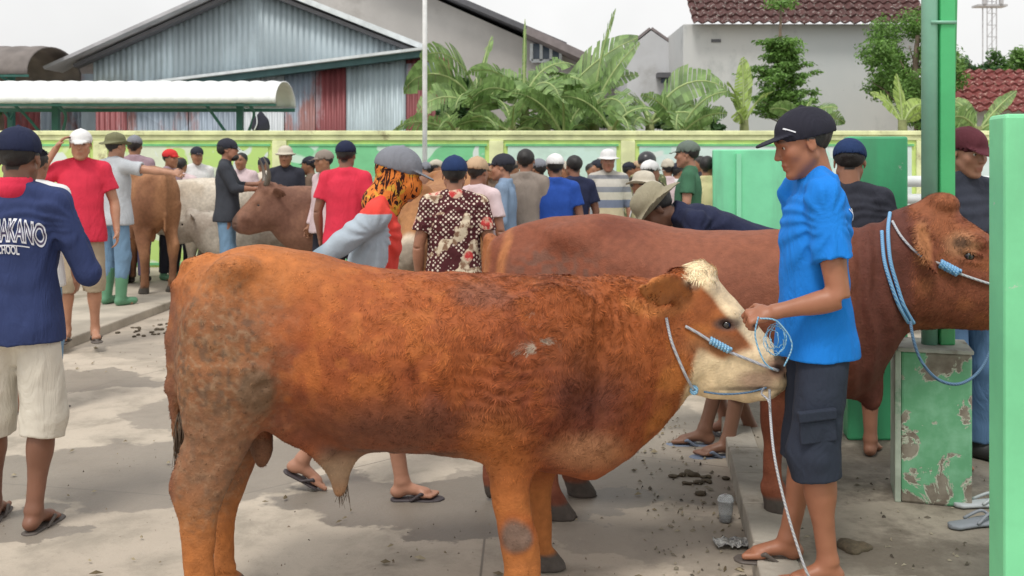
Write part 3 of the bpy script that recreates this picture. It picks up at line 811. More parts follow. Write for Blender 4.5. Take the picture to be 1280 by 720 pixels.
def tree(label, px, d, ytop, ybot, wpx, mat, seed, n_=5000, size=.05, name='tree', cat='tree', group=None):
    rnd = random.Random(seed); s_ = FPX/d; c = W(px, (ytop+ybot)/2, d); rx = wpx/s_/2; rz = (ybot-ytop)/s_/2
    r_ = empty(name, (c.x, c.y, 0), label=label, cat=cat)
    if group: r_['group'] = group
    m = MB(); m.tube(smooth_path([(0, 0, 0), (.05, .02, c.z-rz*.6), (-.03, 0, c.z), (.02, 0, c.z+rz*.6)], 4), [.10*(1-i/16)+.015 for i in range(13)], 8)
    for i in range(8):
        an = rnd.uniform(0, 6.28); z = c.z + rnd.uniform(-.7, .4)*rz
        m.tube([(0, 0, z), (math.cos(an)*rx*.4, math.sin(an)*rx*.4, z+rz*.15), (math.cos(an)*rx*.75, math.sin(an)*rx*.75, z+rz*.35)], [.035, .02, .008], 5)
    m.build('trunk', bark, r_, smooth=True)
    cl_ = []
    for i in range(38):
        v = Vector((rnd.gauss(0, 1), rnd.gauss(0, 1), rnd.gauss(0, 1))).normalized()*rnd.uniform(.35, .9)
        q = rnd.uniform(.16, .34)
        cl_.append(((v.x*rx, v.y*rx, c.z+v.z*rz), (rx*q, rx*q, rz*q*.75)))
    leaf_cloud('crown', mat, r_, cl_, n_, size, seed)
tree('rounded bright green tree behind the green steel post', 1146, 19.5, 10, 180, 150, tl2, 21, 17000, .045)
tree('dark bushy tree on the skyline right of the post', 1212, 30, 66, 160, 76, tl3, 22, 5000, .08)
tree('low bushy tree above the red roof', 1246, 31, 62, 160, 84, tl1, 23, 5000, .08)
tree('leafy tree cut by the right edge of the view', 1288, 29, 56, 150, 70, tl2, 24, 5000, .08)
tree('dark shrub tree at the far left edge behind the stalls', -6, 17.5, 84, 170, 34, tl3, 25, 3000, .05)
tree('dark green shrub behind the banana clump', 575, 17.4, 95, 170, 60, tl3, 26, 5000, .06, 'shrub', 'shrub')
tree('wide dark shrub under the banana leaves', 720, 17.8, 120, 175, 130, tl3, 27, 7000, .06, 'shrub', 'shrub')
tree('green shrub behind the low banana plants', 860, 17.6, 132, 175, 90, tl3, 28, 5000, .06, 'shrub', 'shrub')
# layered tree
c = W(977, 160, 17.5)
r_ = empty('layered_tree', (c.x, c.y, 0), label='young tree with flat layered tiers of leaves before the grey house', cat='tree')
m = MB(); m.tube([(0, 0, 0), (.02, 0, 2.5), (-.03, 0, 3.6), (0, 0, 4.6)], [.05, .04, .03, .012], 8)
cl_ = []; rnd = random.Random(4)
for (yy, w_) in ((66, 34), (84, 46), (104, 58), (124, 62), (142, 52), (60, 14)):
    z0_ = W(0, yy, 17.5).z
    for i in range(10):
        z = z0_+rnd.uniform(-.13, .13)
        an = rnd.uniform(0, 6.28); q = rnd.uniform(.45, 1)*w_/71
        m.tube([(0, 0, z-.12), (math.cos(an)*q*.8, math.sin(an)*q*.8, z+.04)], [.014, .005], 4)
        cl_.append(((math.cos(an)*q*.85, math.sin(an)*q*.85, z+.06), (rnd.uniform(.1, .22), rnd.uniform(.1, .22), rnd.uniform(.04, .09))))
        cl_.append(((math.cos(an)*q*.45, math.sin(an)*q*.45, z), (.15, .15, .05)))
for i in range(46):
    an = rnd.uniform(0, 6.28); yy = rnd.uniform(60, 150); q = rnd.uniform(0, .5)*(.3+(yy-55)/160); cl_.append(((math.cos(an)*q, math.sin(an)*q, W(0, yy, 17.5).z), (.12, .12, .08)))
cl_.append(((0, 0, W(0, 4, 17.5).z), (.3, .3, .12)))
m.build('trunk', bark, r_, smooth=True)
leaf_cloud('crown', tl2, r_, cl_, 9500, .045, 9, .6)

# ------------------------------------------------------------------ stall dividers, plinth, post, rails
def painted(name, c, chip=(.55, .56, .50), amt=.30, rough=.45):
    m, n, l, b = new_mat(name)
    v = objvec(n, l); f = noise_n(n, l, 1.6, 6, v, .6); g = noise_n(n, l, 5, 8, v, .7, .4)
    base = cmix(n, l, thr(n, l, f, .3, .7), tuple(x*.84 for x in c), tuple(min(1, x*1.1) for x in c))
    base = cmix(n, l, thr(n, l, g, 1-amt, 1.04-amt), base, chip)
    d = noise_n(n, l, 1.0, 6, objvec(n, l, (3, 3, .5)), .6)
    base = cmix(n, l, thr(n, l, d, .50, .78), base, tuple(x*.55+.04 for x in c))
    l.new(base, b.inputs['Base Color']); b.inputs['Roughness'].default_value = rough
    bump(n, l, b, noise_n(n, l, 14, 4, v), .2, .008)
    return m
def slab(label, x0, x1, y, th, top, mat, slope=.14):
    m = MB()
    for (a, b) in ((0, 1),):
        p = [(x0, y), (x1, y), (x1+slope*th, y+th), (x0+slope*th, y+th)]
        m.add([(a_, b_, PZ) for a_, b_ in p] + [(a_, b_, top) for a_, b_ in p], [(3,2,1,0), (4,5,6,7), (0,1,5,4), (1,2,6,5), (2,3,7,6), (3,0,4,7)])
    o = m.build('stall_divider', mat, None, .012); tag(o, label, 'wall', 'green stall dividers on the right platform'); o['kind'] = 'thing'
slab('tall light green divider filling the right edge of the view', 1.37, 2.07, 2.78, .14, 1.64, painted('divider_light_green', (.20, .66, .34), amt=.33))
slab('green divider behind the person in the navy cap', 1.70, 2.005, 5.06, .14, 1.64, painted('divider_green', (.07, .44, .20), amt=.33))
slab('farthest green divider standing behind the bent man', 1.95, 2.83, 9.7, .16, 1.64, painted('divider_far_green', (.20, .66, .38), amt=.2))
m = MB(); m.box((2.17, 9.66, PZ), (2.215, 9.695, 1.60)); o = m.build('edge_strip', painted('divider_far_green2', (.26, .70, .44), amt=.2), bpy.data.objects['stall_divider.002'])
# plinth
def plinth_mat():
    m, n, l, b = new_mat('peeling_plinth')
    v = objvec(n, l); sx = n.new('ShaderNodeSeparateXYZ'); l.new(v, sx.inputs[0])
    a = noise_n(n, l, 6.5, 9, v, .6, .5)
    zb = N(n, 'ShaderNodeMapRange'); zb.inputs['From Min'].default_value = .25; zb.inputs['From Max'].default_value = .0; zb.inputs['To Max'].default_value = .16
    l.new(sx.outputs['Z'], zb.inputs['Value'])
    zt = N(n, 'ShaderNodeMapRange'); zt.inputs['From Min'].default_value = .50; zt.inputs['From Max'].default_value = .66; zt.inputs['To Max'].default_value = .22
    l.new(sx.outputs['Z'], zt.inputs['Value'])
    s1 = N(n, 'ShaderNodeMath', operation='ADD'); l.new(a, s1.inputs[0]); l.new(zb.outputs[0], s1.inputs[1])
    s2 = N(n, 'ShaderNodeMath', operation='ADD'); l.new(s1.outputs[0], s2.inputs[0]); l.new(zt.outputs[0], s2.inputs[1])
    f = noise_n(n, l, 9, 6, v, .6)
    cem = cmix(n, l, thr(n, l, f, .35, .65), (.17, .135, .105), (.30, .27, .22))
    grn = cmix(n, l, thr(n, l, f, .4, .7), (.13, .38, .20), (.22, .50, .31))
    wh = cmix(n, l, thr(n, l, s2.outputs[0], .575, .585), grn, (.50, .52, .42))
    c = cmix(n, l, thr(n, l, s2.outputs[0], .60, .61), wh, cem)
    l.new(c, b.inputs['Base Color']); b.inputs['Roughness'].default_value = .75
    hh = thr(n, l, s2.outputs[0], .575, .61, True)
    bump(n, l, b, hh, .6, .006)
    return m
pl_ = empty('post_plinth', (1.735, 4.1, PZ), R(-17), label='squat concrete plinth with peeling green and white paint under the steel post', cat='plinth')
m = MB(); m.box((-.13, 0, 0), (.14, .26, .625)); m.build('block', plinth_mat(), pl_, .01)
m = MB(); m.box((-.155, -.004, 0), (-.131, .26, .632)); m.build('edge_plaster', plain('plinth_edge', (.40, .46, .38), .7, .2, 8, dirt=(.2, .32, .22), dirt_amt=.5), pl_, .004)
m = MB(); m.box((-.145, -.01, .625), (.145, .27, .642)); m.build('cap', plain('plinth_cap', (.42, .42, .38), .8, .2, 8, dirt=(.2, .17, .13), dirt_amt=.5), pl_, .004)
gs = painted('green_steel', (.07, .46, .17), (.32, .42, .34), .36, .4); gs2 = painted('grey_green_steel', (.22, .46, .34), (.35, .5, .42), .3, .35)
ps = empty('steel_post', (1.80, 4.22, PZ+.642), label='green steel roof post with a paler pipe beside it on the plinth', cat='post')
m = MB(); m.box((-.008, -.04, 0), (.055, .04, 3.2)); m.build('column', gs, ps, .006)
m = MB(); m.tube([(-.042, -.01, 0), (-.042, -.01, 3.2)], .033, 16); m.build('pipe', gs2, ps, smooth=True)
m = MB(); m.tube([(.045, .01, .45), (.115, .03, 3.2)], .016, 8); m.build('conduit', gs, ps, smooth=True)
m = MB()
for z in (.25, 1.35, 2.4): m.tube([(-.05, -.044, z), (.055, -.044, z)], .008, 6)
m.build('clamp', gs2, ps, smooth=True)
# rails
rl = empty('railing', (0, 8, 0), label='white painted pipe railing beyond the right hand stalls', cat='railing')
wp = plain('rail_white', (.66, .70, .70), .4, .12, 5, dirt=(.4, .42, .4), dirt_amt=.4)
m = MB(); m.tube([(2.6, 0, 1.36), (7, .2, 1.36)], .045, 12); m.build('rail', wp, rl, smooth=True)
m = MB(); m.tube([(2.6, 0, 1.22), (7, .2, 1.22)], .04, 12); m.build('rail', wp, rl, smooth=True)
for x in (2.7, 3.75, 5.2, 6.6):
    m = MB(); m.tube([(x, .03, 0), (x, .03, 1.38)], .03, 10); m.build('post', wp, rl, smooth=True)
# ================================================================== cattle
class Plane:
    """upright plane through the animal's spine: turns photo measurements into metres along / above it"""
    def __init__(s, px, Y, th, gz=0.0):
        s.o = np.array([(px-640)/FPX*Y, Y]); s.th = R(th); s.f = (math.cos(s.th), math.sin(s.th)); s.n = (-math.sin(s.th), math.cos(s.th)); s.gz = gz
    def u(s, px, off=0.0):
        a = (px-640)/FPX; ox, oy = s.o[0]+off*s.n[0], s.o[1]+off*s.n[1]
        return (a*oy-ox)/(s.f[0]-a*s.f[1])
    def p(s, px, py, off=0.0):
        u = s.u(px, off); Y = s.o[1]+off*s.n[1]+u*s.f[1]
        return np.array([u, off, CAMH-(py-HZ)/FPX*Y-s.gz])
    def sc(s, px, off=0.0): return FPX/(s.o[1]+off*s.n[1]+s.u(px, off)*s.f[1])
    def inv(s, u, z, off=0.0):
        X, Y = s.o[0]+u*s.f[0]+off*s.n[0], s.o[1]+u*s.f[1]+off*s.n[1]
        return 640+FPX*X/Y, HZ+(CAMH-z-s.gz)*FPX/Y
def frame_head(F, o, ax, st, sc_, k=.035):
    ax = ax/np.linalg.norm(ax)
    side = np.array([0., 1, 0]); side = side-ax*(ax@side); side /= np.linalg.norm(side); up = np.cross(ax, side)*1.0
    if up[2] < 0: up = -up
    rows = [(t/sc_, 0, (a+b)/2/sc_, w, (a-b)/2/sc_) for (t, a, b, w) in st]
    F.loft(o, ax, side, up, rows, k, p=2.25)
    return ax, side, up
def hoofs(F, u, y, z=0.0, s=1.0, clov=True):
    F.loft((u, y, z), (0, 0, 1), (1, 0, 0), (0, 1, 0), [(0, .012*s, 0, .066*s, .05*s), (.02, .008*s, 0, .060*s, .047*s), (.06, -.006*s, 0, .042*s, .04*s), (.075, -.01*s, 0, .03*s, .03*s)], .012)
    if clov:
        F.cone((u+.085*s, y, z-.01), (u+.03*s, y, z+.055), .0065*s, .003, .008, 'sub')
    F.ell((u-.045*s, y-.02*s, z+.085), (.014, .012, .017), .01); F.ell((u-.045*s, y+.02*s, z+.085), (.014, .012, .017), .01)
def leg_rows(F, rows, y, k=.03, s=1.0):
    """rows (z, x, rx, ry)"""
    rows = sorted(rows)
    F.loft((0, y, 0), (0, 0, 1), (1, 0, 0), (0, 1, 0), [(z, x, 0, rx, ry) for z, x, rx, ry in rows], k)
def foreleg(F, u, y, z0=0.0, top=.62, s=1.0, ub=None):
    ub = u if ub is None else ub
    hoofs(F, u+.02, y, z0, s)
    leg_rows(F, [(z0+.05, u+.008, .034*s, .034*s), (z0+.10, u-.005, .042*s, .04*s), (z0+.14, u-.008, .034*s, .032*s), (z0+.26, u-.005, .034*s, .032*s), (z0+.34, u+.002, .048*s, .044*s), (z0+.40, u+.002, .052*s, .048*s),
                 (z0+.48, (u+ub)/2, .055*s, .05*s), (z0+top-.06, ub, .078*s, .065*s), (z0+top+.08, ub, .10*s, .07*s)], y, .04)
def hindleg(F, u, y, z0=0.0, s=1.0, ub=None):
    ub = u+.05 if ub is None else ub
    hoofs(F, u+.03, y, z0, s)
    leg_rows(F, [(z0+.05, u+.012, .034*s, .034*s), (z0+.10, u-.002, .042*s, .04*s), (z0+.15, u-.01, .036*s, .033*s), (z0+.30, u-.025, .04*s, .035*s), (z0+.40, u-.03, .055*s, .042*s), (z0+.46, u-.03, .06*s, .045*s),
                 (z0+.54, u+.0, .075*s, .055*s), (z0+.64, ub, .12*s, .075*s), (z0+.80, ub+.02, .17*s, .09*s)], y, .05)

def orient(a, n):
    """rotation whose x axis is a and z axis near n"""
    a = Vector(a).normalized(); n = Vector(n); y = n.cross(a).normalized(); z = a.cross(y)
    return Matrix((a, y, z)).transposed()
def ear(F, base, tip, nrm, wid, th=.016, k=.02):
    base, tip = np.array(base), np.array(tip); L_ = np.linalg.norm(tip-base); a = (tip-base)/L_
    n = np.array(nrm, float); n = n-a*(a@n); n /= np.linalg.norm(n); e = np.cross(n, a)
    F.loft(base, a, e, n, [(0, 0, 0, wid*.42, th*1.6), (L_*.25, 0, 0, wid*.85, th*1.3), (L_*.5, 0, 0, wid, th), (L_*.8, 0, 0, wid*.62, th*.8), (L_, 0, 0, .006, .006)], k)
    F.loft(base+n*th*1.7, a, e, n, [(L_*.12, 0, 0, wid*.3, th*.8), (L_*.45, 0, 0, wid*.62, th*.9), (L_*.8, 0, 0, wid*.3, th*.4), (L_*.9, 0, 0, .004, .004)], .012, 'sub')

def strands(name, parent, V, Fq, colfn, n, ln, wd, seed, flow, lift=.28, curl=.5, keep=None, mat=None, k=1.0, segs=3, bend=.4):
    """short hairs lying on the surface, each a narrow ribbon"""
    rs = np.random.RandomState(seed)
    A, B, C, D_ = [V[Fq[:, i]] for i in range(4)]
    nr = np.cross(C-A, D_-B); ar = np.linalg.norm(nr, axis=1)/2; nr = nr/(2*ar[:, None]+1e-12)
    w = ar.copy()
    if keep is not None: w = w*keep(A[:, 0], A[:, 1], A[:, 2])
    i = rs.choice(len(Fq), n, p=w/w.sum())
    r1, r2 = rs.rand(n, 1), rs.rand(n, 1)
    P = (A[i]*(1-r1)+B[i]*r1)*(1-r2)+(D_[i]*(1-r1)+C[i]*r1)*r2
    nn = nr[i]
    fl = flow(P)
    q = 28.0
    fl = fl + curl*np.stack([vnoise(P[:, 0], P[:, 1], P[:, 2], q, 11), vnoise(P[:, 0], P[:, 1], P[:, 2], q, 12), vnoise(P[:, 0], P[:, 1], P[:, 2], q, 13)], 1)*2
    fl = fl + .25*rs.normal(size=fl.shape)
    t = fl-nn*(fl*nn).sum(1)[:, None]; t /= np.linalg.norm(t, axis=1)[:, None]+1e-9
    L_ = (ln(P) if callable(ln) else ln)*(.6+.8*rs.rand(n))
    sd = np.cross(nn, t)
    pts = []
    for s_ in range(segs+1):
        f = s_/segs
        c = P - nn*.002 + (t*f*(1-bend*.3*f)+nn*lift*f*(1-.55*f)+sd*bend*.35*f*f*np.sign(rs.rand(1)-.5))*L_[:, None]
        ww = wd*(1-.75*f)
        pts.append((c-sd*ww/2, c+sd*ww/2))
    V2 = np.concatenate([np.stack([a, b], 1).reshape(-1, 3) for a, b in pts]); m = 2*n
    Fs = []
    b_ = np.arange(n)*2
    for s_ in range(segs): Fs.append(np.stack([s_*m+b_, s_*m+b_+1, (s_+1)*m+b_+1, (s_+1)*m+b_], 1))
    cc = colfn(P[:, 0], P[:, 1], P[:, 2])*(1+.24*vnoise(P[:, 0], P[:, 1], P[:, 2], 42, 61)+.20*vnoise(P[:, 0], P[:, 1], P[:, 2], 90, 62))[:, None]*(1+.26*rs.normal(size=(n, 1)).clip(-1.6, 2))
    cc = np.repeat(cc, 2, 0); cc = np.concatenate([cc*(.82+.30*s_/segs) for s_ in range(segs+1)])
    o = mesh_np(name, V2*k, np.concatenate(Fs), mat, parent, np.clip(cc, .004, .95))
    tag(o, kind='stuff'); return o
hide = attr_mat('cow_hide', .68, 34, .16, .5, .006, .22, bsc=120)
hairm = attr_mat('cow_hair', .66, 60, .08, .0, .001, .16)
hornm = plain('horn', (.12, .10, .08), .4)
eyem = plain('cow_eye', (.015, .010, .008), .12, spec=.9)
def mixc(a, b, t):
    t = np.clip(t, 0, 1)[..., None]; return a*(1-t)+np.asarray(b, float)*t
def blob(x, y, cx, cy, rx, ry, s=.35):
    return 1-sstep(1-s, 1+s, np.sqrt(((x-cx)/rx)**2+((y-cy)/ry)**2))

# ---------------------------------------------------------- the young orange bull in front
HP = Plane(450, 3.45, 8.5)
TR = [(213, 372, 470, .03), (216, 350, 500, .10), (226, 335, 520, .155), (240, 324, 532, .19), (265, 311, 535, .215), (300, 303, 533, .235), (330, 304, 527, .24), (355, 308, 530, .245), (400, 316, 549, .275),
      (450, 329, 566, .305), (500, 337, 572, .325), (560, 339, 576, .325), (610, 341, 584, .305), (650, 341, 592, .28), (700, 344, 598, .25), (735, 346, 591, .225), (765, 345, 577, .20),
      (795, 347, 556, .175), (820, 348, 533, .15), (843, 350, 508, .13), (860, 360, 480, .09), (872, 385, 450, .03)]
def hero_shape(F, hero=True, muzzle_y=-.24):
    P = HP
    rows = []
    for (px, yt, yb, hw) in TR:
        px = px+(hw*.25*(640-px) if px < 330 else 0)
        a, b = P.p(px, yt+hw*6), P.p(px, yb-hw*(34 if px < 710 else 0)+(4 if px > 710 else 0)); rows.append((a[0], 0, (a[2]+b[2])/2, hw, (a[2]-b[2])/2))
    F.loft((0, 0, 0), (1, 0, 0), (0, 1, 0), (0, 0, 1), rows, .04, p=2.2)
    # brisket gets narrow below, shoulder, thigh and hip bones stand out
    for s in (-1, 1):
        F.ell(P.p(640, 445)+[0, s*.235, 0], (.15, .055, .22), .09)
        F.ell(P.p(690, 400)+[0, s*.17, 0], (.13, .05, .13), .09)
        F.ell(P.p(284, 440)+[0, s*.160, 0], (.115, .070, .26), .08)
        F.ell(P.p(300, 330)+[0, s*.165, 0], (.06, .05, .035), .07)
        F.ell(P.p(250, 350)+[0, s*.085, 0], (.035, .035, .035), .06)
        F.ell(P.p(352, 345)+[0, s*.268, -.03], (.10, .06, .07), .09, mode='sub')
        F.ell(P.p(374, 390)+[0, s*.318, 0], (.065, .06, .16), .09, mode='sub')
        F.ell(P.p(580, 480)+[0, s*.345, 0], (.03, .04, .17), .08, mode='sub')
        F.ell(P.p(738, 440)+[0, s*.235, 0], (.03, .04, .17), .07, mode='sub')
        for q_ in (430, 462, 494, 526): F.ell(P.p(q_, 440)+[0, s*.352, 0], (.014, .03, .15), .05, mode='sub')
        # fold between flank and thigh
        F.cone(P.p(352, 515)+[0, s*.13, 0], P.p(405, 556)+[0, s*.09, 0], .045, .03, .06)
    # legs from the photo
    def edges(rows_, off, ry):
        out = []
        for (y, xl, xr), r_ in zip(rows_, ry):
            a, b = P.p(xl, y, off), P.p(xr, y, off); out.append((a[2], (a[0]+b[0])/2, (b[0]-a[0])/2, r_))
        return out
    r1 = [(520, 592, 676), (560, 600, 671), (590, 609, 667), (622, 615, 664), (652, 621, 666), (674, 623, 672), (700, 628, 676), (720, 630, 676), (732, 628, 679), (742, 632, 680)]
    leg_rows(F, edges(r1, -.155, [.085, .075, .062, .055, .05, .052, .042, .04, .044, .038]), -.155, .045)
    r2 = [(545, 642, 705), (590, 650, 694), (620, 658, 690), (645, 661, 690), (662, 662, 690), (680, 665, 689), (692, 666, 692)]
    leg_rows(F, edges(r2, .155, [.08, .062, .05, .048, .042, .042, .042]), .155, .045)
    r3 = [(455, 226, 350), (490, 226, 348), (520, 229, 338), (545, 230, 322), (570, 225, 308), (592, 216, 296), (608, 212, 288), (625, 214, 280), (650, 222, 272), (690, 228, 268), (725, 231, 268), (742, 228, 274), (754, 232, 276)]
    leg_rows(F, edges(r3, -.15, [.10, .09, .078, .065, .055, .048, .046, .044, .040, .035, .035, .042, .036]), -.15, .045)
    F.cone(P.p(222, 606, -.15), P.p(232, 560, -.15), .022, .014, .02)
    r4 = [(520, 262, 345), (560, 262, 328), (590, 260, 315), (612, 258, 306), (640, 262, 297), (680, 267, 293), (700, 266, 294), (712, 266, 297)]
    leg_rows(F, edges(r4, .11, [.08, .065, .052, .048, .04, .037, .036, .036]), .11, .05)
    hoofs(F, P.u(662, -.155), -.155); hoofs(F, P.u(685, .155), .155)
    hoofs(F, P.u(263, -.15), -.15); hoofs(F, P.u(288, .11), .11)
    # sheath, navel fold and testicles
    F.loft(P.p(425, 530), (P.p(440, 612)-P.p(425, 530))/np.linalg.norm(P.p(440, 612)-P.p(425, 530)), (0, 1, 0), (1, 0, 0),
           [(0, 0, .02, .06, .15), (.07, 0, .015, .05, .12), (.12, 0, .005, .038, .075), (.17, 0, 0, .028, .038), (.215, 0, 0, .020, .024), (.24, 0, 0, .012, .014)], .04)
    F.cone(P.p(450, 545), P.p(480, 548), .035, .028, .06)
    for s in (-.022, .03):
        F.cone(P.p(324, 500)+[0, s*.8, 0], P.p(327, 560)+[0, s, 0], .032, .030, .02)
        F.ell(P.p(328, 556)+[0, s, 0], (.034, .034, .072), .012)
    # tail
    tp = [P.p(262, 322), P.p(238, 333), P.p(226, 356), P.p(219, 420), P.p(219, 480), P.p(222, 540)]
    for i in range(5): F.cone(tp[i]+[0, -.03, 0], tp[i+1]+[0, -.03, 0], .024-.002*i, .022-.002*i, .03)
    # head
    sc_ = P.sc(900); o = P.p(838, 402)
    ax = np.array([.89, muzzle_y, -.455])
    st = [(-26, 62, -52, .09), (-8, 72, -62, .115), (8, 77, -67, .125), (25, 73, -68, .118), (50, 64, -65, .105), (75, 54, -60, .092), (100, 44, -50, .078), (125, 33, -39, .068), (143, 24, -31, .066), (152, 16, -24, .055), (160, 6, -10, .02)]
    ax, side, up = frame_head(F, o, ax, st, sc_, .045)
    H = lambda t, n, w: o+ax*t/sc_+up*n/sc_+side*w
    for s in (-1, 1):
        F.ell(H(57, 39, s*.074), (.04, .016, .020), .03)           # brow over the eye
        F.ell(H(59, 27, s*.088), (.022, .012, .013), .010, mode='sub')
        F.cone(H(49, 33, s*.087), H(71, 32, s*.081), .0085, .006, .008)      # lids
        F.cone(H(50, 21, s*.088), H(71, 23, s*.081), .007, .005, .008)
        F.ell(H(30, -30, s*.085), (.075, .035, .07), .05)           # cheek
        F.ell(H(108, 5, s*.06), (.05, .02, .03), .04)
        F.ell(H(147, 8, s*.036), (.02, .016, .015), .015)           # nostril rim
        F.ell(H(151, 6, s*.048), (.016, .014, .011), .006, mode='sub')
        F.cone(H(157, -15, s*.022), H(100, -33, s*.078), .006, .004, .010, 'sub')   # mouth
        F.ell(H(138, -27, s*.022), (.035, .03, .018), .02)          # chin
    F.cone(H(30, -58, 0), H(120, -38, 0), .035, .03, .04)
    q = H(7, 72, 0)
    F.ell(q, (.055, .07, .035), .03)
    for s in (-1, 1):
        F.ell(H(18, 58, s*.075), (.03, .03, .03), .03)
        # ear
        b = H(0, 40, s*.105); tip = b+np.array([-.225, s*.165, .045]) if s < 0 else b+np.array([-.08, s*.17, .0])
        ear(F, b, tip, np.array([.35, s*.80, -.45]), .066, .013)
    return H, o, ax, side, up, sc_
def hero_color(x, y, z):
    P = HP; qx, qy = P.inv(x, z, -np.abs(y))
    n1 = vnoise(x, y, z, 5, 1); n2 = vnoise(x, y, z, 14, 2); n3 = vnoise(x, y, z, 40, 3)
    c = np.empty(x.shape+(3,)); c[:] = (.315, .085, .025)
    c = mixc(c, (.215, .052, .018), sstep(-.1, .5, n1*.7+n2*.5))
    c = mixc(c, (.47, .150, .038), .4*sstep(.1, .5, vnoise(x, y, z, 22, 4)+.3*n3))
    c = mixc(c, (.48, .17, .050), .75*blob(qx, qy, 300, 330, 110, 50, .6))
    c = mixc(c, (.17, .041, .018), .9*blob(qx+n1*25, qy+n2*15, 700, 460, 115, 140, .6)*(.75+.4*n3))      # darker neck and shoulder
    c = mixc(c, (.095, .030, .021), .9*blob(qx+n2*14, qy+n1*20, 740, 470, 45, 80, .7))
    c = mixc(c, (.34, .095, .026), .7*blob(qx, qy, 770, 400, 90, 70, .6))
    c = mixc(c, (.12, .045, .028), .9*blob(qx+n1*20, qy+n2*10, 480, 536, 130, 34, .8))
    c = mixc(c, (.20, .075, .045), .8*blob(qx+n2*12, qy+n1*6, 597, 366, 36, 15, .5)*sstep(.05, -.05, y+.02))
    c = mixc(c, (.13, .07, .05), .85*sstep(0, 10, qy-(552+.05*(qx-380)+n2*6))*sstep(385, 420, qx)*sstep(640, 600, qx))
    c = mixc(c, (.33, .22, .14), sstep(560, 585, qy)*sstep(380, 410, qx)*sstep(480, 455, qx))   # sheath
    c = mixc(c, (.42, .155, .045), .8*sstep(590, 650, qy)*(1-blob(qx, qy, 645, 665, 26, 26, .3)))       # lower legs
    c = mixc(c, (.43, .14, .036), .7*blob(qx, qy, 620, 590, 45, 70, .6))
    # dried mud on thigh, knee
    mud = np.clip(blob(qx+n1*34+n3*8, qy+n2*22, 268, 472, 84, 108, .55)+.8*blob(qx+n1*10, qy, 252, 590, 60, 70, .5), 0, 1)*.9
    c = mixc(c, (.205, .110, .056), mud*(.75+.2*sstep(-.2, .3, n3)))
    c = mixc(c, (.31, .21, .13), mud*sstep(.2, .45, vnoise(x, y, z, 85, 33))*.55); c = mixc(c, (.10, .065, .045), mud*sstep(.2, .45, vnoise(x, y, z, 70, 34))*.7)
    c = mixc(c, (.145, .088, .052), blob(qx, qy, 320, 490, 24, 30, .25)*.9*sstep(.0, .1, -y))
    c = mixc(c, (.25, .13, .075), .55*blob(qx, qy, 262, 570, 55, 60, .6))
    c = mixc(c, (.15, .12, .10), blob(qx+n2*6, qy+n1*6, 645, 668, 20, 20, .3)*.85*sstep(.0, .05, -y))
    c = mixc(c, (.38, .33, .26), blob(qx+n1*14, qy+n2*10, 668, 436, 28, 14, .4)*sstep(.1, .35, n3)*.8*sstep(0, .1, -y))
    c = mixc(c, (.38, .33, .26), blob(qx+n1*14, qy+n2*10, 655, 398, 12, 10, .4)*sstep(.0, .3, n3)*.8)
    c = mixc(c, (.19, .075, .042), .8*sstep(224, 214, qx)*sstep(345, 370, qy)*sstep(-.2, .2, n2+.25))
    c = mixc(c, (.52, .27, .14), .5*blob(qx, qy, 735, 565, 45, 22, .6))
    # head
    hd = sstep(838, 848, qx+.25*(qy-400))
    face = mixc(np.broadcast_to(np.array((.40, .135, .035)), c.shape), (.30, .09, .028), sstep(-.2, .4, n2))
    c = mixc(c, face, hd)
    nose_line = (qy-330)*(105)/(125)+868               # brow-to-muzzle line
    dst = nose_line-qx                                  # px behind the profile line
    cream = sstep(20, 9, dst+n2*4)*sstep(322, 335, qy)
    cream = np.maximum(cream, sstep(440, 452, qy-((qx-905)*-.25)*1.0+n2*5+np.where(qx < 905, (905-qx)*.55, 0))*sstep(858, 868, qx+.3*(qy-470)))
    cream = np.maximum(cream, sstep(930, 944, qx-.10*(qy-400)+n2*4)*sstep(395, 410, qy))
    cream = np.maximum(cream, blob(qx, qy, 862, 334, 30, 24, .3))
    c = mixc(c, (.82, .64, .40), cream*hd)
    c = mixc(c, (.70, .52, .32), cream*hd*sstep(.1, .5, n2)*.5)
    c = mixc(c, (.33, .20, .15), blob(qx+n2*4, qy+n1*4, 945, 478, 24, 12, .5)*.75)
    c = mixc(c, (.50, .27, .20), blob(qx, qy, 972, 460, 14, 13, .5)*.8)
    c = mixc(c, (.05, .03, .025), blob(qx, qy, 971, 461, 9, 6, .4)*.95)
    c = mixc(c, (.09, .06, .05), blob(qx, qy, 909, 405, 17, 8, .4)*.9)
    c = mixc(c, (.24, .12, .06), blob(qx, qy, 893, 432, 34, 13, .7)*.6)
    # ears: dusky inside
    er = blob(qx, qy, 822, 370, 46, 26, .2)*sstep(.10, .13, np.abs(y))
    c = mixc(c, (.42, .15, .045), er); c = mixc(c, (.33, .12, .042), .7*er*blob(qx, qy, 836, 378, 26, 11, .4))
    c = mixc(c, (.10, .05, .03), blob(qx, qy, 866, 357, 9, 7, .4)*sstep(.04, .06, -y)*.7)
    c = mixc(c, (.15, .075, .045), .85*blob(qx, qy, 328, 562, 26, 28, .3)*sstep(545, 552, qy))
    c = mixc(c, (.06, .04, .03), blob(qx, qy, 935+.0*qx, 486, 42, 2.8, .5)*sstep(.0, .02, -y)*.75)
    # hooves
    c = mixc(c, (.10, .085, .075), sstep(.075, .055, z))
    return c
t = Field(HP.p(200, 345)-[.12, .47, 2], HP.p(990, 300)+[.08, .47, .05], .0088)
t = Field((HP.u(195), -.46, -.02), (HP.u(995), .46, 1.36), .0088)
H, ho, hax, hside, hup, hsc = hero_shape(t)
t.noise(.006, 8, 4); t.noise(.003, 24, 5)
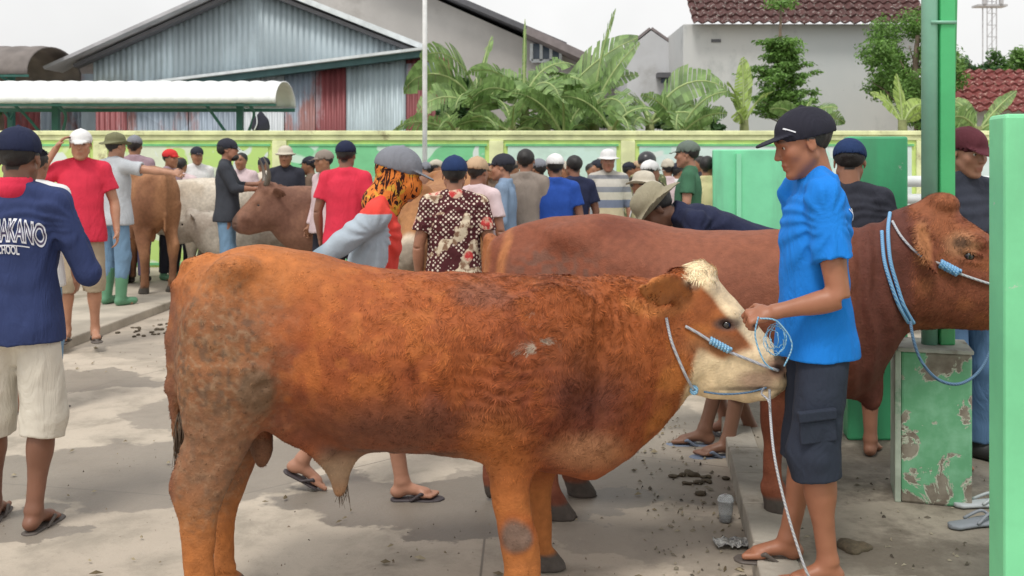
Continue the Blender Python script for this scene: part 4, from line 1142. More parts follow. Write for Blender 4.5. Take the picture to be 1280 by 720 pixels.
def wrinkles(x, y, z):
    qx, qy = HP.inv(x, z, -np.abs(y))
    neck = blob(qx, qy, 770, 385, 60, 45, .5); sh = blob(qx, qy, 630, 480, 60, 55, .6)
    return .0036*neck*np.sin(qx*.55+vnoise(x, y, z, 10, 3)*5)+.0028*sh*np.sin(qy*.42+vnoise(x, y, z, 9, 6)*6)
t.warp(wrinkles)
def crust(x, y, z):
    qx, qy = HP.inv(x, z, -np.abs(y))
    md = np.clip(blob(qx, qy, 272, 470, 80, 100, .45)+.7*blob(qx, qy, 250, 590, 60, 70, .5), 0, 1)
    return -.0035*md*sstep(0, .5, vnoise(x, y, z, 62, 18))-.011*np.clip(blob(qx, qy, 320, 490, 24, 32, .3), 0, 1)*sstep(0, .05, -y)*(.6+1.6*np.abs(vnoise(x, y, z, 26, 8)))-.004*blob(qx, qy, 645, 668, 18, 18, .3)*sstep(-.25, .4, vnoise(x, y, z, 60, 7))
t.warp(crust)
hero = empty('bull', (HP.o[0], HP.o[1], 0), HP.th, label='young orange-brown bull with a cream muzzle and blue knotted halter in the foreground', cat='bull')
hV, hF = t.nets()
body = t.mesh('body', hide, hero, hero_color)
flow = lambda P: np.stack([-.75+0*P[:, 0], 0*P[:, 0], -.55+0*P[:, 0]], 1)+np.where(P[:, 2:3] < .5, np.array([[.6, 0, -.9]]), 0)
def hlen(P):
    qx, qy = HP.inv(P[:, 0], P[:, 2], -np.abs(P[:, 1]))
    L_ = .0115+.011*blob(qx, qy, 660, 440, 190, 130, .6)+.006*blob(qx, qy, 760, 350, 140, 30, .6)
    L_ = np.where(qx > 868, .008, L_); L_ = np.where((qx > 850) & (qy < 350), .024, L_); L_ = np.where((P[:, 1] < -.15) & (np.abs(qx-826) < 42) & (np.abs(qy-372) < 30), .008, L_)
    L_ = np.where((P[:, 2] < .45), .010, L_)
    return np.where((qx > 925) & (qy > 425), .004, L_)
def hkeep(x, y, z):
    qx, qy = HP.inv(x, z, -np.abs(y))
    k = np.where(z < .07, 0.0, 1.0)*np.where(y > .1, .25, 1.0)
    k *= 1-.9*blob(qx, qy, 909, 405, 15, 11, .2); k *= np.where((qx > 955) & (qy > 440), .1, 1)
    k *= 1+2.5*blob(qx, qy, 856, 336, 18, 14, .3)
    return k*(1-.6*blob(qx, qy, 275, 465, 60, 75, .3))
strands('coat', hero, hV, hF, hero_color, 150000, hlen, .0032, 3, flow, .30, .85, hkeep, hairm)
# eyes, tufts
for s in (-1, 1):
    c_ = H(59, 27, s*.071)
    bm = bmesh.new(); bmesh.ops.create_uvsphere(bm, u_segments=20, v_segments=12, radius=.0185)
    me = bpy.data.meshes.new('eye'); bm.to_mesh(me); bm.free(); me.polygons.foreach_set('use_smooth', [True]*len(me.polygons)); me.materials.append(eyem)
    e = link(bpy.data.objects.new('eye', me), hero); e.location = c_
def hank(name, parent, mat, paths, r0, r1):
    m = MB()
    for p_ in paths: m.tube(p_, [r0+(r1-r0)*i/(len(p_)-1) for i in range(len(p_))], 4)
    return m.build(name, mat, parent, smooth=True)
rnd = random.Random(8)
dk = plain('dark_hair', (.10, .065, .04), .7)
pz = []
for i in range(26):
    a = HP.p(429, 606)+[rnd.uniform(-.015, .015), rnd.uniform(-.012, .012), 0]; b = a+[rnd.uniform(-.02, .02), rnd.uniform(-.01, .01), -rnd.uniform(.04, .085)]
    pz.append([a, (a+b)/2+[rnd.uniform(-.006, .006), 0, 0], b])
tag(hank('belly_tuft', hero, dk, pz, .0016, .0006), kind='stuff')
pz = []
for i in range(160):
    a = HP.p(227, 520)+[rnd.uniform(-.012, .012), -.03+rnd.uniform(-.012, .012), rnd.uniform(-.02, .03)]; q = rnd.uniform(.08, .19)
    b = a+[rnd.uniform(-.025, .025)+.012, rnd.uniform(-.025, .025), -q]
    pz.append([a, (a+b)/2+[rnd.uniform(-.012, .012), 0, 0], b])
tag(hank('tail_brush', hero, dk, pz, .0022, .0006), kind='stuff')

# ---------------------------------------------------------- reddish ox behind
CP = Plane(900, 4.25, -13.0)
C2 = [(606, 350, 430, .03), (609, 325, 465, .12), (618, 302, 490, .18), (635, 288, 505, .22), (660, 278, 515, .25), (700, 270, 522, .27), (740, 267, 522, .29), (800, 275, 500, .31), (870, 288, 488, .32), (940, 288, 484, .30),
      (1000, 286, 490, .27), (1040, 286, 498, .24), (1068, 284, 496, .19), (1090, 280, 480, .165), (1110, 274, 448, .15), (1130, 268, 420, .14), (1150, 264, 400, .13), (1168, 275, 385, .10), (1182, 300, 360, .03)]
t = Field((CP.u(590), -.5, -.02), (CP.u(1345), .5, 1.55), .0105)
rows = []
for (px, yt, yb, hw) in C2:
    a, b = CP.p(px, yt), CP.p(px, yb); rows.append((a[0], 0, (a[2]+b[2])/2, hw, (a[2]-b[2])/2))
t.loft((0, 0, 0), (1, 0, 0), (0, 1, 0), (0, 0, 1), rows, .04, p=2.2)
for s in (-1, 1):
    t.ell(CP.p(1000, 400)+[0, s*.22, 0], (.15, .07, .26), .09)
    t.ell(CP.p(665, 400)+[0, s*.17, 0], (.16, .09, .30), .09)
    t.ell(CP.p(722, 292)+[0, s*.17, 0], (.08, .05, .03), .10)
    t.ell(CP.p(628, 312)+[0, s*.085, 0], (.045, .05, .05), .05)
    t.ell(CP.p(790, 340)+[0, s*.40, 0], (.12, .07, .10), .12, mode='sub')
    t.ell(CP.p(1052, 400)+[0, s*.235, 0], (.035, .04, .2), .09, mode='sub')
# the crease beside the tail head
t.cone(CP.p(640, 300)+[0, -.19, 0], CP.p(625, 350)+[0, -.20, 0], .012, .018, .03, 'sub')
t.cone(CP.p(612, 300), CP.p(606, 440), .032, .022, .02); t.cone(CP.p(606, 440), CP.p(612, 560), .022, .014, .02)
t.ell(CP.p(612, 590), (.035, .035, .12), .03)
hindleg(t, CP.u(690, -.16), -.16, 0, 1.1, CP.u(672, -.16)); hindleg(t, CP.u(716, .16), .16, 0, 1.1, CP.u(690, .16))
foreleg(t, CP.u(968, -.17), -.17, PZ, .60, 1.15); foreleg(t, CP.u(1015, .17), .17, PZ, .60, 1.15)
# dewlap folds
t.cone(CP.p(1092, 430), CP.p(1088, 500), .05, .045, .05, flat=((0, 1, 0), 1.6))
o2 = CP.p(1132, 328); sc2 = CP.sc(1150)
st2 = [(-30, 58, -55, .10), (-8, 74, -70, .13), (15, 84, -76, .14), (38, 78, -74, .13), (62, 68, -67, .115), (90, 58, -60, .10), (120, 50, -52, .088), (155, 44, -44, .08), (185, 38, -38, .08), (198, 26, -28, .06), (208, 8, -10, .02)]
ax2, sd2, up2 = frame_head(t, o2, np.array([.96, -.16, -.24]), st2, sc2, .05)
H2 = lambda tt, n, w: o2+ax2*tt/sc2+up2*n/sc2+sd2*w
for s in (-1, 1):
    t.ell(H2(66, 46, s*.085), (.055, .028, .028), .03)
    t.ell(H2(66, 28, s*.110), (.026, .016, .018), .012, mode='sub')
    t.cone(H2(56, 35, s*.108), H2(80, 33, s*.10), .010, .007, .008); t.cone(H2(56, 22, s*.110), H2(80, 23, s*.102), .009, .006, .008)
    t.ell(H2(25, -30, s*.10), (.09, .04, .08), .05)
    b = H2(0, 46, s*.11); ear(t, b, b+np.array([.055, s*.13, -.17]), (.75, s*.6, .15), .055, .015)
    t.ell(H2(195, 8, s*.045), (.013, .012, .009), .008, mode='sub')
t.ell(H2(22, 82, 0), (.07, .085, .045), .04)
t.noise(.005, 7, 14); t.noise(.0018, 26, 15)
t.warp(lambda x, y, z: .0075*blob(CP.inv(x, z)[0], CP.inv(x, z)[1], 1082, 380, 48, 120, .5)*np.sin(x*80+vnoise(x, y, z, 5, 3)*4)-.004*blob(CP.inv(x, z)[0], CP.inv(x, z)[1], 860, 380, 90, 90, .5)*np.sin(x*36+vnoise(x, y, z, 3, 4)))
def ox_color(x, y, z):
    qx, qy = CP.inv(x, z); n1 = vnoise(x, y, z, 4, 21); n2 = vnoise(x, y, z, 13, 22); n3 = vnoise(x, y, z, 45, 23)
    c = np.empty(x.shape+(3,)); c[:] = (.215, .068, .036)
    c = mixc(c, (.155, .046, .026), sstep(0, .6, n1+n2*.4))
    c = mixc(c, (.26, .095, .055), .7*blob(qx, qy, 900, 350, 130, 70, .6))
    c = mixc(c, (.105, .034, .025), .85*sstep(1035, 1080, qx)*sstep(1160, 1120, qx+.2*(qy-350)))
    c = mixc(c, (.13, .08, .06), .55*blob(qx+n1*20, qy+n2*10, 700, 330, 60, 25, .6)*sstep(.0, .4, n3+.2))
    c = mixc(c, (.45, .18, .07), .8*np.clip(blob(qx+n2*4, qy, 640, 325, 7, 40, .5)+blob(qx, qy, 612, 320, 10, 30, .5), 0, 1))
    hd = sstep(1128, 1142, qx)
    c = mixc(c, (.20, .062, .032), hd); c = mixc(c, (.28, .095, .04), hd*.7*sstep(-.1, .4, n2+n1*.5))
    c = mixc(c, (.42, .20, .10), blob(qx, qy, 1194, 302, 20, 15, .4)*.8); c = mixc(c, (.05, .03, .02), blob(qx, qy, 1193, 300, 11, 7, .4)*.8)
    c = mixc(c, (.44, .19, .08), blob(qx, qy, 1146, 300, 10, 26, .4)*.7*sstep(.08, .12, np.abs(y)))
    return mixc(c, (.09, .075, .065), sstep(.075, .055, z-np.where(qx > 900, PZ, 0)))
ox = empty('brown_ox', (CP.o[0], CP.o[1], 0), CP.th, label='large reddish-brown ox in a blue neck rope standing behind the boy in blue', cat='ox')
V2_, F2_ = t.nets(); t.mesh('body', hide, ox, ox_color)
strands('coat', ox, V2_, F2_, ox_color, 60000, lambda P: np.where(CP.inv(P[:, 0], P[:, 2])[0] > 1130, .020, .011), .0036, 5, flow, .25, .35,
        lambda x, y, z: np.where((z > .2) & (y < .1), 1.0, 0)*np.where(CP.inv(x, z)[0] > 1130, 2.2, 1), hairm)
for s in (-1, 1):
    bm = bmesh.new(); bmesh.ops.create_uvsphere(bm, u_segments=20, v_segments=12, radius=.022)
    me = bpy.data.meshes.new('eye'); bm.to_mesh(me); bm.free(); me.polygons.foreach_set('use_smooth', [True]*len(me.polygons)); me.materials.append(eyem)
    e = link(bpy.data.objects.new('eye', me), ox); e.location = H2(66, 28, s*.090)

# ---------------------------------------------------------- other cattle
def far_cow(name, label, x, y, th, z0, sc_, c1, c2, cat='cow', horn=False, h=.018, hair=0, face=None, hornlen=.2):
    t = Field((HP.u(195), -.46, -.02), (HP.u(995), .46, 1.36), h/sc_)
    Hh, *_ = hero_shape(t, False, 0.0); t.noise(.006, 7, int(x*7) % 9)
    def cf(X, Y, Z):
        n = vnoise(X, Y, Z, 4, 31)+.4*vnoise(X, Y, Z, 16, 32)
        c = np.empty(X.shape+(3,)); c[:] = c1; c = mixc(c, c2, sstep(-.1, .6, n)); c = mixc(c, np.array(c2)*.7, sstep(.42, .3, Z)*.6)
        if face is not None: c = mixc(c, face, sstep(HP.u(945), HP.u(958), X))
        c = mixc(c, (.05, .04, .035), sstep(HP.u(955), HP.u(968), X)*.6)
        return mixc(c, (.08, .07, .06), sstep(.075, .055, Z))
    r_ = empty(name, (x, y, z0), R(th), label=label, cat=cat)
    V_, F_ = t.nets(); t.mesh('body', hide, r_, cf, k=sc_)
    for s in (-1, 1):
        if horn:
            b = Hh(8, 72, s*.06)*sc_; m = MB(); q = hornlen
            m.tube(smooth_path([b, b+np.array([-.02, s*.05, q*.3]), b+np.array([-.0, s*.075, q*.7]), b+np.array([.04, s*.06, q])], 4), [.034*(1-i/13.5) for i in range(13)], 8); m.build('horn', hornm, r_, smooth=True)
        bm = bmesh.new(); bmesh.ops.create_uvsphere(bm, u_segments=12, v_segments=8, radius=.02*sc_)
        me = bpy.data.meshes.new('eye'); bm.to_mesh(me); bm.free(); me.materials.append(eyem)
        e = link(bpy.data.objects.new('eye', me), r_); e.location = Hh(59, 27, s*.071)*sc_
    return r_
p = W(190, 0, 10.9)
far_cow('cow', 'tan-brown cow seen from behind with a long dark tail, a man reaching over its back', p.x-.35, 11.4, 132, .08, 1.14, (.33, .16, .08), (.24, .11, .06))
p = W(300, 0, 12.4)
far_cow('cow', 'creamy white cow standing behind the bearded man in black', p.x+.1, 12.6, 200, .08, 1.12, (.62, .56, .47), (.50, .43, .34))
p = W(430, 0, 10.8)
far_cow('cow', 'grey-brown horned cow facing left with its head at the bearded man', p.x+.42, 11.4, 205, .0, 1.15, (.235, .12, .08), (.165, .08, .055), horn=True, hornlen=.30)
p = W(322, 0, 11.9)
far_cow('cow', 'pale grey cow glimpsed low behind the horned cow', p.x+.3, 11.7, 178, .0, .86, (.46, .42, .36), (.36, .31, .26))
# ================================================================== people
skin = attr_mat('skin', .48, 12, .07, .12, .002, .45, .0, 140)
white_sc = plain('eye_white', (.55, .52, .48), .3); iris = plain('iris', (.03, .015, .01), .15)
hairb = plain('black_hair', (.014, .012, .012), .55, .3, 30, .6, .004, 160)
def V3(*a): return np.array(a, float)
def nrm(v): v = np.asarray(v, float); return v/(np.linalg.norm(v)+1e-9)
def hand(F, w, d, n, th, curl=.5, s=1.0, spread=.0):
    """wrist w, finger direction d, palm normal n, thumb side th"""
    d = nrm(d); n = nrm(n-d*(np.dot(n, d))); sd = np.cross(n, d)
    if np.dot(sd, th) < 0: sd = -sd
    F.cone(w-d*.01, w+d*.03*s, .024*s, .026*s, .015, flat=(n, 1.25))
    F.cone(w+d*.035*s+sd*.016*s, w+d*.078*s+sd*.018*s, .021*s, .017*s, .012, flat=(n, 1.45))
    F.cone(w+d*.035*s-sd*.014*s, w+d*.074*s-sd*.018*s, .021*s, .016*s, .012, flat=(n, 1.45))
    for i, (o, L_) in enumerate(((.030, .066), (.010, .074), (-.010, .069), (-.028, .055))):
        p = w+d*.080*s+sd*o*s; a = curl*(.75+.12*i); dd = nrm(d+sd*o*(3+spread*10)); r = .0092*s
        for j, f in enumerate((.46, .30, .24)):
            a_ = a*(j+1)*.75; q = p+(dd*math.cos(a_)+n*math.sin(a_))*L_*f*s
            F.cone(p, q, r, r*.9, .004); p = q; r *= .9
    p = w+d*.028*s+sd*.026*s; dd = nrm(sd*.75+d*.65+n*.25); q = p+dd*.034*s
    F.cone(p, q, .0125*s, .0105*s, .01); F.cone(q, q+nrm(dd*.5+d*.8+n*.35*(1+curl))*.030*s, .0105*s, .0085*s, .004)
def foot(F, a, d, lift=0.0, s=1.0, toes=True):
    """ankle a (centre), direction d horizontal; sole at a.z-.075"""
    d = nrm(d); up = V3(0, 0, 1); 
    dd = nrm(d*math.cos(lift)-up*math.sin(lift)); uu = nrm(up*math.cos(lift)+d*math.sin(lift)); sd = np.cross(uu, dd)
    F.cone(a, a-uu*.040*s-dd*.012*s, .034*s, .032*s, .02)
    F.ell(a-uu*.046*s-dd*.022*s, (.034*s, .03*s, .028*s), .015)
    F.cone(a-uu*.03*s+dd*.02*s, a-uu*.052*s+dd*.115*s, .033*s, .024*s, .02, flat=(uu, 1.15))
    F.cone(a-uu*.056*s+dd*.10*s+sd*.018*s, a-uu*.058*s+dd*.10*s-sd*.022*s, .018*s, .016*s, .02)
    if toes:
        for o, L_, r in ((.026, .058, .0125), (.008, .052, .009), (-.007, .046, .0085), (-.021, .038, .008), (-.034, .028, .0075)):
            b = a-uu*.060*s+dd*.112*s+sd*o*s*TS[0]
            F.cone(b, b+dd*L_*s*.9-uu*.003, r*1.05*s, r*s, .004)
TS = [1]
def limb(F, a, b, ra, rb, bulge=None, k=.02, seg=None):
    a, b = np.array(a, float), np.array(b, float); L_ = np.linalg.norm(b-a); d = (b-a)/L_
    e = nrm(np.cross(d, (.3, 1, .2))); e2 = np.cross(d, e)
    st = seg or [(0, ra), (L_, rb)]
    F.loft(a, d, e, e2, [(t*L_, 0, 0, r, r) for t, r in st], k)

def person(label, px, topy, d, z0, face, top=('tshirt', None), bottom=('trousers', None), hat=None, hatmat=None, shoes='sandals', skin_c=(.30, .145, .08),
           lean=0.0, hy=0.0, hp_=0.0, arms=None, legs=None, fat=1.0, H=None, near=False, hair=True, group=None, shirtcol=None, hres=None, hipz=None,
           headoff=None, sandalm=None, wrap=None, topname='shirt', extra=None, curl=.55, shoff=0.0, x_off=0.0, handn=None, sx=1.0, hatt=0.0):
    H = H or (CAMH+(HZ-topy)*d/FPX-z0)-(.015 if hat else 0)
    k = H/1.65; c = W(px, 0, d)
    root = empty('person', (c.x+x_off, d, z0), R(face), label=label, cat='person', group=group)
    h = hres or max(.0058, d*.00125)/k
    # skeleton
    hz_ = hipz or .90
    pel = V3(0, 0, hz_+.03); ax = V3(math.sin(lean), 0, math.cos(lean)); fwd = V3(math.cos(lean), 0, -math.sin(lean))
    T = lambda t, f=0, y=0: pel+ax*t+fwd*f+V3(0, y, 0)
    neckb = T(.47, -.015)
    hc = T(.612, .02) if headoff is None else neckb+np.array(headoff)
    cy, sy_, cp, sp = math.cos(R(hy)), math.sin(R(hy)), math.cos(R(hp_)), math.sin(R(hp_))
    Rh = np.array([[cy, -sy_, 0], [sy_, cy, 0], [0, 0, 1]]) @ np.array([[cp, 0, sp], [0, 1, 0], [-sp, 0, cp]])
    q = lambda x, y, z: hc+Rh@V3(x, y, z)
    sh = {'l': T(.418, -.01+shoff, .160*fat**.4), 'r': T(.418, -.01+shoff, -.160*fat**.4)}
    am = {'l': (T(.14, -.02, .235), T(-.09, .06, .235)), 'r': (T(.14, -.02, -.235), T(-.09, .06, -.235))}
    for s_ in (arms or {}): am[s_] = (V3(*arms[s_][0]), V3(*arms[s_][1]))
    lg = {'l': (V3(0, .095, hz_-.02), V3(.025, .10, .475), V3(-.01, .105, .078), V3(1, .18, 0), 0), 'r': (V3(0, -.095, hz_-.02), V3(.02, -.10, .475), V3(-.01, -.105, .078), V3(1, -.18, 0), 0)}
    for s_ in (legs or {}):
        a = legs[s_]; lg[s_] = (lg[s_][0], V3(*a[0]), V3(*a[1]), V3(*(a[2] if len(a) > 2 else (1, .15, 0))), a[3] if len(a) > 3 else 0)
    P = np.array([hc, hc+[0, 0, .2], pel]+[v for s_ in 'lr' for v in (*am[s_], lg[s_][1], lg[s_][2])])
    lo = P.min(0)-[.30, .24, .12]; hi = P.max(0)+[.30, .24, .05]; lo[2] = max(lo[2], -.02)
    F = Field(lo, hi, h)
    # torso, neck
    F.loft(T(-.12), ax, (0, 1, 0), fwd, [(0, 0, 0, .09, .06), (.05, 0, 0, .120*fat, .082*fat), (.24, 0, .01, .125*fat, .09*fat), (.40, 0, 0, .14, .10), (.50, 0, -.005, .135, .088), (.56, 0, -.01, .10, .06), (.60, 0, -.01, .05, .04)], .03)
    F.cone(neckb-ax*.02, hc+Rh@V3(-.022, 0, -.05), .058, .050, .03)
    # head
    F.ell(q(-.014, 0, .036), (.098, .076, .080), .02, Rh); F.ell(q(.028, 0, -.03), (.060, .060, .082), .02, Rh)
    for s_ in (-1, 1):
        F.cone(q(-.005, s_*.050, -.045), q(.060, s_*.018, -.095), .020, .017, .02)
        F.ell(q(.056, s_*.038, -.018), (.024, .022, .022), .02)
        F.ell(q(.084, s_*.031, .010), (.014, .017, .011), .010, Rh, 'sub')
        F.cone(q(.0775, s_*.018, .0165), q(.072, s_*.046, .014), .0048, .004, .004)
        F.cone(q(.0775, s_*.018, .001), q(.072, s_*.044, .003), .004, .0035, .004)
        F.ell(q(-.008, s_*.078, .0), (.017, .007, .031), .006, Rh); F.ell(q(-.004, s_*.085, .002), (.008, .006, .018), .005, Rh, 'sub')
        F.ell(q(.094, s_*.0105, -.028), (.010, .007, .007), .005)
    F.cone(q(.080, -.030, .030), q(.080, .030, .030), .010, .010, .02)
    F.cone(q(.082, 0, .018), q(.102, 0, -.024), .008, .0115, .008)
    F.ell(q(.072, 0, -.098), (.017, .022, .014), .015)
    F.cone(q(.083, -.018, -.056), q(.083, .018, -.056), .0078, .0078, .006); F.cone(q(.082, -.015, -.071), q(.082, .015, -.071), .0082, .0082, .006)
    if near: F.cone(q(.097, -.024, -.0635), q(.097, .024, -.0635), .0022, .0022, .003, 'sub')
    # arms and hands
    for s_, sg in (('l', 1), ('r', -1)):
        S, (E, Wt) = sh[s_], am[s_]
        F.ell(S, (.046, .042, .046), .03)
        limb(F, S, E, .048, .038, k=.03, seg=[(0, .048), (.45, .046), (1, .037)])
        limb(F, E, Wt, .038, .025, k=.015, seg=[(0, .037), (.22, .040), (.7, .029), (1, .0245)])
        d_ = nrm(Wt-E); pn = V3(0, -sg, 0) if handn is None or s_ not in handn else V3(*handn[s_])
        thumb = V3(1, 0, .3) if handn is None or s_+'t' not in handn else V3(*handn[s_+'t'])
        hand(F, Wt, d_, pn, thumb, curl)
    # legs and feet
    for s_, sg in (('l', 1), ('r', -1)):
        Hh, K, A, fd, lift = lg[s_]
        limb(F, Hh, K, .085, .055, seg=[(0, .068), (.35, .070), (.85, .056), (1, .054)], k=.04)
        back = nrm(np.cross(nrm(A-K), V3(0, 1, 0))); back = back*(-1 if back[0] > 0 else 1)
        limb(F, K, A, .052, .034, seg=[(0, .053), (.12, .050), (.32, .053), (.7, .037), (1, .034)], k=.03)
        F.ell(K*.70+A*.30+back*.018, (.042, .040, .095), .03)
        F.ell(K+V3(.018, 0, 0), (.034, .034, .04), .02)
        TS[0] = sg*-1
        foot(F, A, fd, lift, 1.0, toes=d < 7)
        if shoes == 'boots': pass
    iR = Rh.T
    sc_ = np.array(skin_c)
    def cf(x, y, z):
        n = vnoise(x, y, z, 9, 41)
        c = np.empty(x.shape+(3,)); c[:] = sc_; c = c*(1+.10*n)[:, None]
        L = (np.stack([x, y, z], 1)-hc)@iR.T; X, Y, Z = L.T
        m = (X > .05)
        ay = np.abs(Y)
        lips = np.exp(-((Z+.0635)/.0125)**2-(Y/.021)**2)*m*(X > .078)
        c = mixc(c, sc_*(.85, .55, .55), lips*.9)
        brow = np.exp(-((Z-.033-.2*(.03-ay))/.0055)**2)*sstep(.010, .016, ay)*sstep(.052, .044, ay)*m
        c = mixc(c, (.02, .015, .012), brow*.85)
        eye = np.exp(-((Z-.009)/.0065)**2-((ay-.031)/.014)**2)*m
        c = mixc(c, (.02, .014, .012) if not near else sc_*.5, eye*(.95 if not near else .4))
        c = mixc(c, sc_*(1.1, .82, .8), .35*np.exp(-((Z+.02)/.03)**2-((ay-.04)/.02)**2)*m)
        hr = sstep(.0, .012, Z-.03-.9*(X-.0)) if False else 0
        if hair:                                        # cropped hair colour on the scalp
            t_ = sstep(-.004, .006, (Z-.045)*.9-(X-.045)*.75)*sstep(-.075, -.06, Z)*(X < .06)*(np.linalg.norm(L, axis=1) < .2)
            t_ = t_*np.where(((X > -.065) & (Z < .012)) | (Z < -.05), 0, 1)
            c = mixc(c, (.018, .015, .014), t_)
        return np.clip(c, .003, .9)
    F.noise(.0012, 22, 3)
    b = F.mesh('body', skin, root, cf, k)
    if near:
        for sg in (-1, 1):
            bm = bmesh.new(); bmesh.ops.create_uvsphere(bm, u_segments=16, v_segments=10, radius=.0125*k)
            me = bpy.data.meshes.new('eye'); bm.to_mesh(me); bm.free(); me.polygons.foreach_set('use_smooth', [True]*len(me.polygons)); me.materials.append(white_sc)
            e = link(bpy.data.objects.new('eye', me), root); e.location = q(.0695, sg*.031, .0095)*k
            bm = bmesh.new(); bmesh.ops.create_uvsphere(bm, u_segments=12, v_segments=8, radius=.0065*k)
            me = bpy.data.meshes.new('iris'); bm.to_mesh(me); bm.free(); me.materials.append(iris)
            i_ = link(bpy.data.objects.new('iris', me), e); i_.location = Rh@V3(.0078, 0, -.001)*k
    # hair
    if hair and hat != 'wrap':
        F2 = Field(hc-.16, hc+.16, h)
        F2.ell(q(-.018, 0, .034), (.100, .080, .085), .02, Rh, clips=[(q(.042, 0, .045), Rh@V3(.62, 0, -.78)), (q(0, 0, -.035 if hat in ('cap', 'hat', 'bucket') else -.055), Rh@V3(0, 0, -1))])
        F2.noise(.004, 40, 5)
        F2.mesh('hair', hairb, root, None, k)
    # ---- upper garment
    kind, tm = top
    if kind:
        G_ = Field(lo, hi, h); fb = fat
        G_.loft(T(-.17), ax, (0, 1, 0), fwd, [(0, 0, .005, .186*fb, .150*fb), (.06, 0, .005, .184*fb, .148*fb), (.17, 0, .01, .170*fb, .130*fb), (.30, 0, .01, .155*fb, .118*fb), (.45, 0, .005, .164*fb**.5, .122*fb**.5), (.54, 0, -.003, .158*fb**.4, .108),
                                     (.59, 0, -.012, .132, .088), (.625, 0, -.012, .086, .068), (.645, 0, -.012, .062, .056), (.655, 0, -.012, .050, .048)], .03, p=2.3, clips=[(T(-.15), -ax)])
        cuff = {'tshirt': (1, .62), 'polo': (1, .60), 'half': (2, .15), 'long': (2, .92), 'rolled': (2, .45)}[kind]
        for s_ in 'lr':
            S, (E, Wt) = sh[s_], am[s_]; G_.cone(neckb+ax*.015, S+ax*.018, .050, .050, .035); G_.ell(S, (.058, .050, .058), .03)
            if cuff[0] == 1:
                e = S+(E-S)*cuff[1]; dd = nrm(E-S)
                G_.cone(S, e, .058, .070, .025, clips=[(e-dd*.0, dd)])
                G_.cone(e-dd*.010, e+dd*.05, .047, .049, .006, 'sub')
            else:
                G_.cone(S, E, .060, .052, .025); e = E+(Wt-E)*cuff[1]; dd = nrm(Wt-E)
                G_.cone(E, e, .052, .042, .02, clips=[(e, dd)])
        if kind in ('polo', 'long', 'half'):
            G_.cone(neckb+ax*.015, neckb+ax*.040, .069, .066, .01, clips=[(neckb+ax*.055, ax)])
        else: G_.cone(neckb+ax*.0, neckb+ax*.018, .071, .067, .01, clips=[(neckb+ax*.03, ax)])
        wa = .0065 if near or d < 7 else .006
        G_.folds(wa*.62, 4.6, 6, (1.25, 1.25, .6)); G_.noise(wa*.35, 11, 7, (1.2, 1.2, .5))
        if near or d < 7:
            # creases radiating from armpit and waist
            def cr(x, y, z):
                a_ = np.arctan2(z-sh['l'][2]+.08, x-sh['l'][0]); r_ = np.hypot(x-sh['l'][0], z-sh['l'][2]+.08)
                return .0035*np.sin(a_*13+vnoise(x, y, z, 6, 9)*4)*sstep(.02, .08, r_)*sstep(.45, .2, r_)
            G_.warp(cr)
        shirt = G_.mesh(topname, tm, root, shirtcol, k, relax=1)
    # ---- lower garment
    kind, bmt = bottom
    if kind:
        B_ = Field(lo, hi, h)
        B_.loft(pel-V3(0, 0, .16), (0, 0, 1), (0, 1, 0), (1, 0, 0), [(0, 0, 0, .13*fat, .09*fat), (.08, 0, -.005, .152*fat, .110*fat), (.15, 0, 0, .135*fat, .098*fat), (.21, 0, 0, .118*fat, .085*fat)], .03, p=2.2)
        for s_ in 'lr':
            Hh, K, A, fd, lift = lg[s_]
            if kind == 'shorts' or kind == 'longshorts':
                f = .80 if kind == 'shorts' else 1.0
                e = Hh+(K-Hh)*f if kind == 'shorts' else K+(A-K)*.22; dd = nrm(K-Hh)
                B_.cone(Hh-V3(0, np.sign(Hh[1])*.012, .03), e if kind == 'shorts' else K, .086*fat**.5, .090, .03, clips=[(e, dd)])
                if kind == 'longshorts': B_.cone(K, e, .084, .086, .03, clips=[(e, nrm(A-K))])
                B_.cone(e-dd*.05, e+dd*.05, .064, .070, .006, 'sub')
            else:
                end = {'trousers': .97, 'capri': .55}[kind]; e = K+(A-K)*end
                B_.cone(Hh-V3(0, np.sign(Hh[1])*.012, .03), K, .086*fat**.5, .072, .03); B_.cone(K, e, .072, .062, .03, clips=[(e, nrm(A-K))])
        B_.folds(.0055, 5.5, 8, (1.2, 1.2, .6)); B_.noise(.002, 20, 9, (1, 1, .5))
        B_.mesh('shorts' if 'shorts' in kind else 'trousers', bmt, root, None, k)
    # ---- hats
    if hat and hat != 'bare':
        C_ = Field(hc-.24, hc+.26, h)
        Rt = Rh @ np.array([[math.cos(hatt), 0, math.sin(hatt)], [0, 1, 0], [-math.sin(hatt), 0, math.cos(hatt)]])
        qq = lambda x, y, z: hc+Rt@V3(x, y, z)
        nz = Rt@V3(.0, 0, -1)
        if hat in ('cap', 'wrapcap'):
            g = .008 if hat == 'wrapcap' else 0
            C_.ell(qq(-.016, 0, .045), (.110+g, .088+g, .090+g), .02, Rt, clips=[(qq(0, 0, .018), Rt@V3(-.10, 0, -1))])
            C_.ell(qq(-.016, 0, .030), (.099+g, .078+g, .070+g), .01, Rt, 'sub', clips=[(qq(0, 0, .045), Rt@V3(0, 0, 1))])
            C_.loft(qq(.055, 0, .040), Rt@V3(.985, 0, -.17), Rt@V3(0, 1, 0), Rt@V3(.17, 0, .985), [(0, 0, 0, .075, .006), (.05, 0, -.003, .076, .005), (.085, 0, -.006, .066, .005), (.108, 0, -.009, .040, .005), (.115, 0, -.010, .010, .004)], .008)
            C_.ell(qq(-.014, 0, .136+g), (.010, .010, .006), .004)
            C_.warp(lambda x, y, z: -.0012*np.cos(6*np.arctan2(y-hc[1], x-hc[0]+.015))*0)
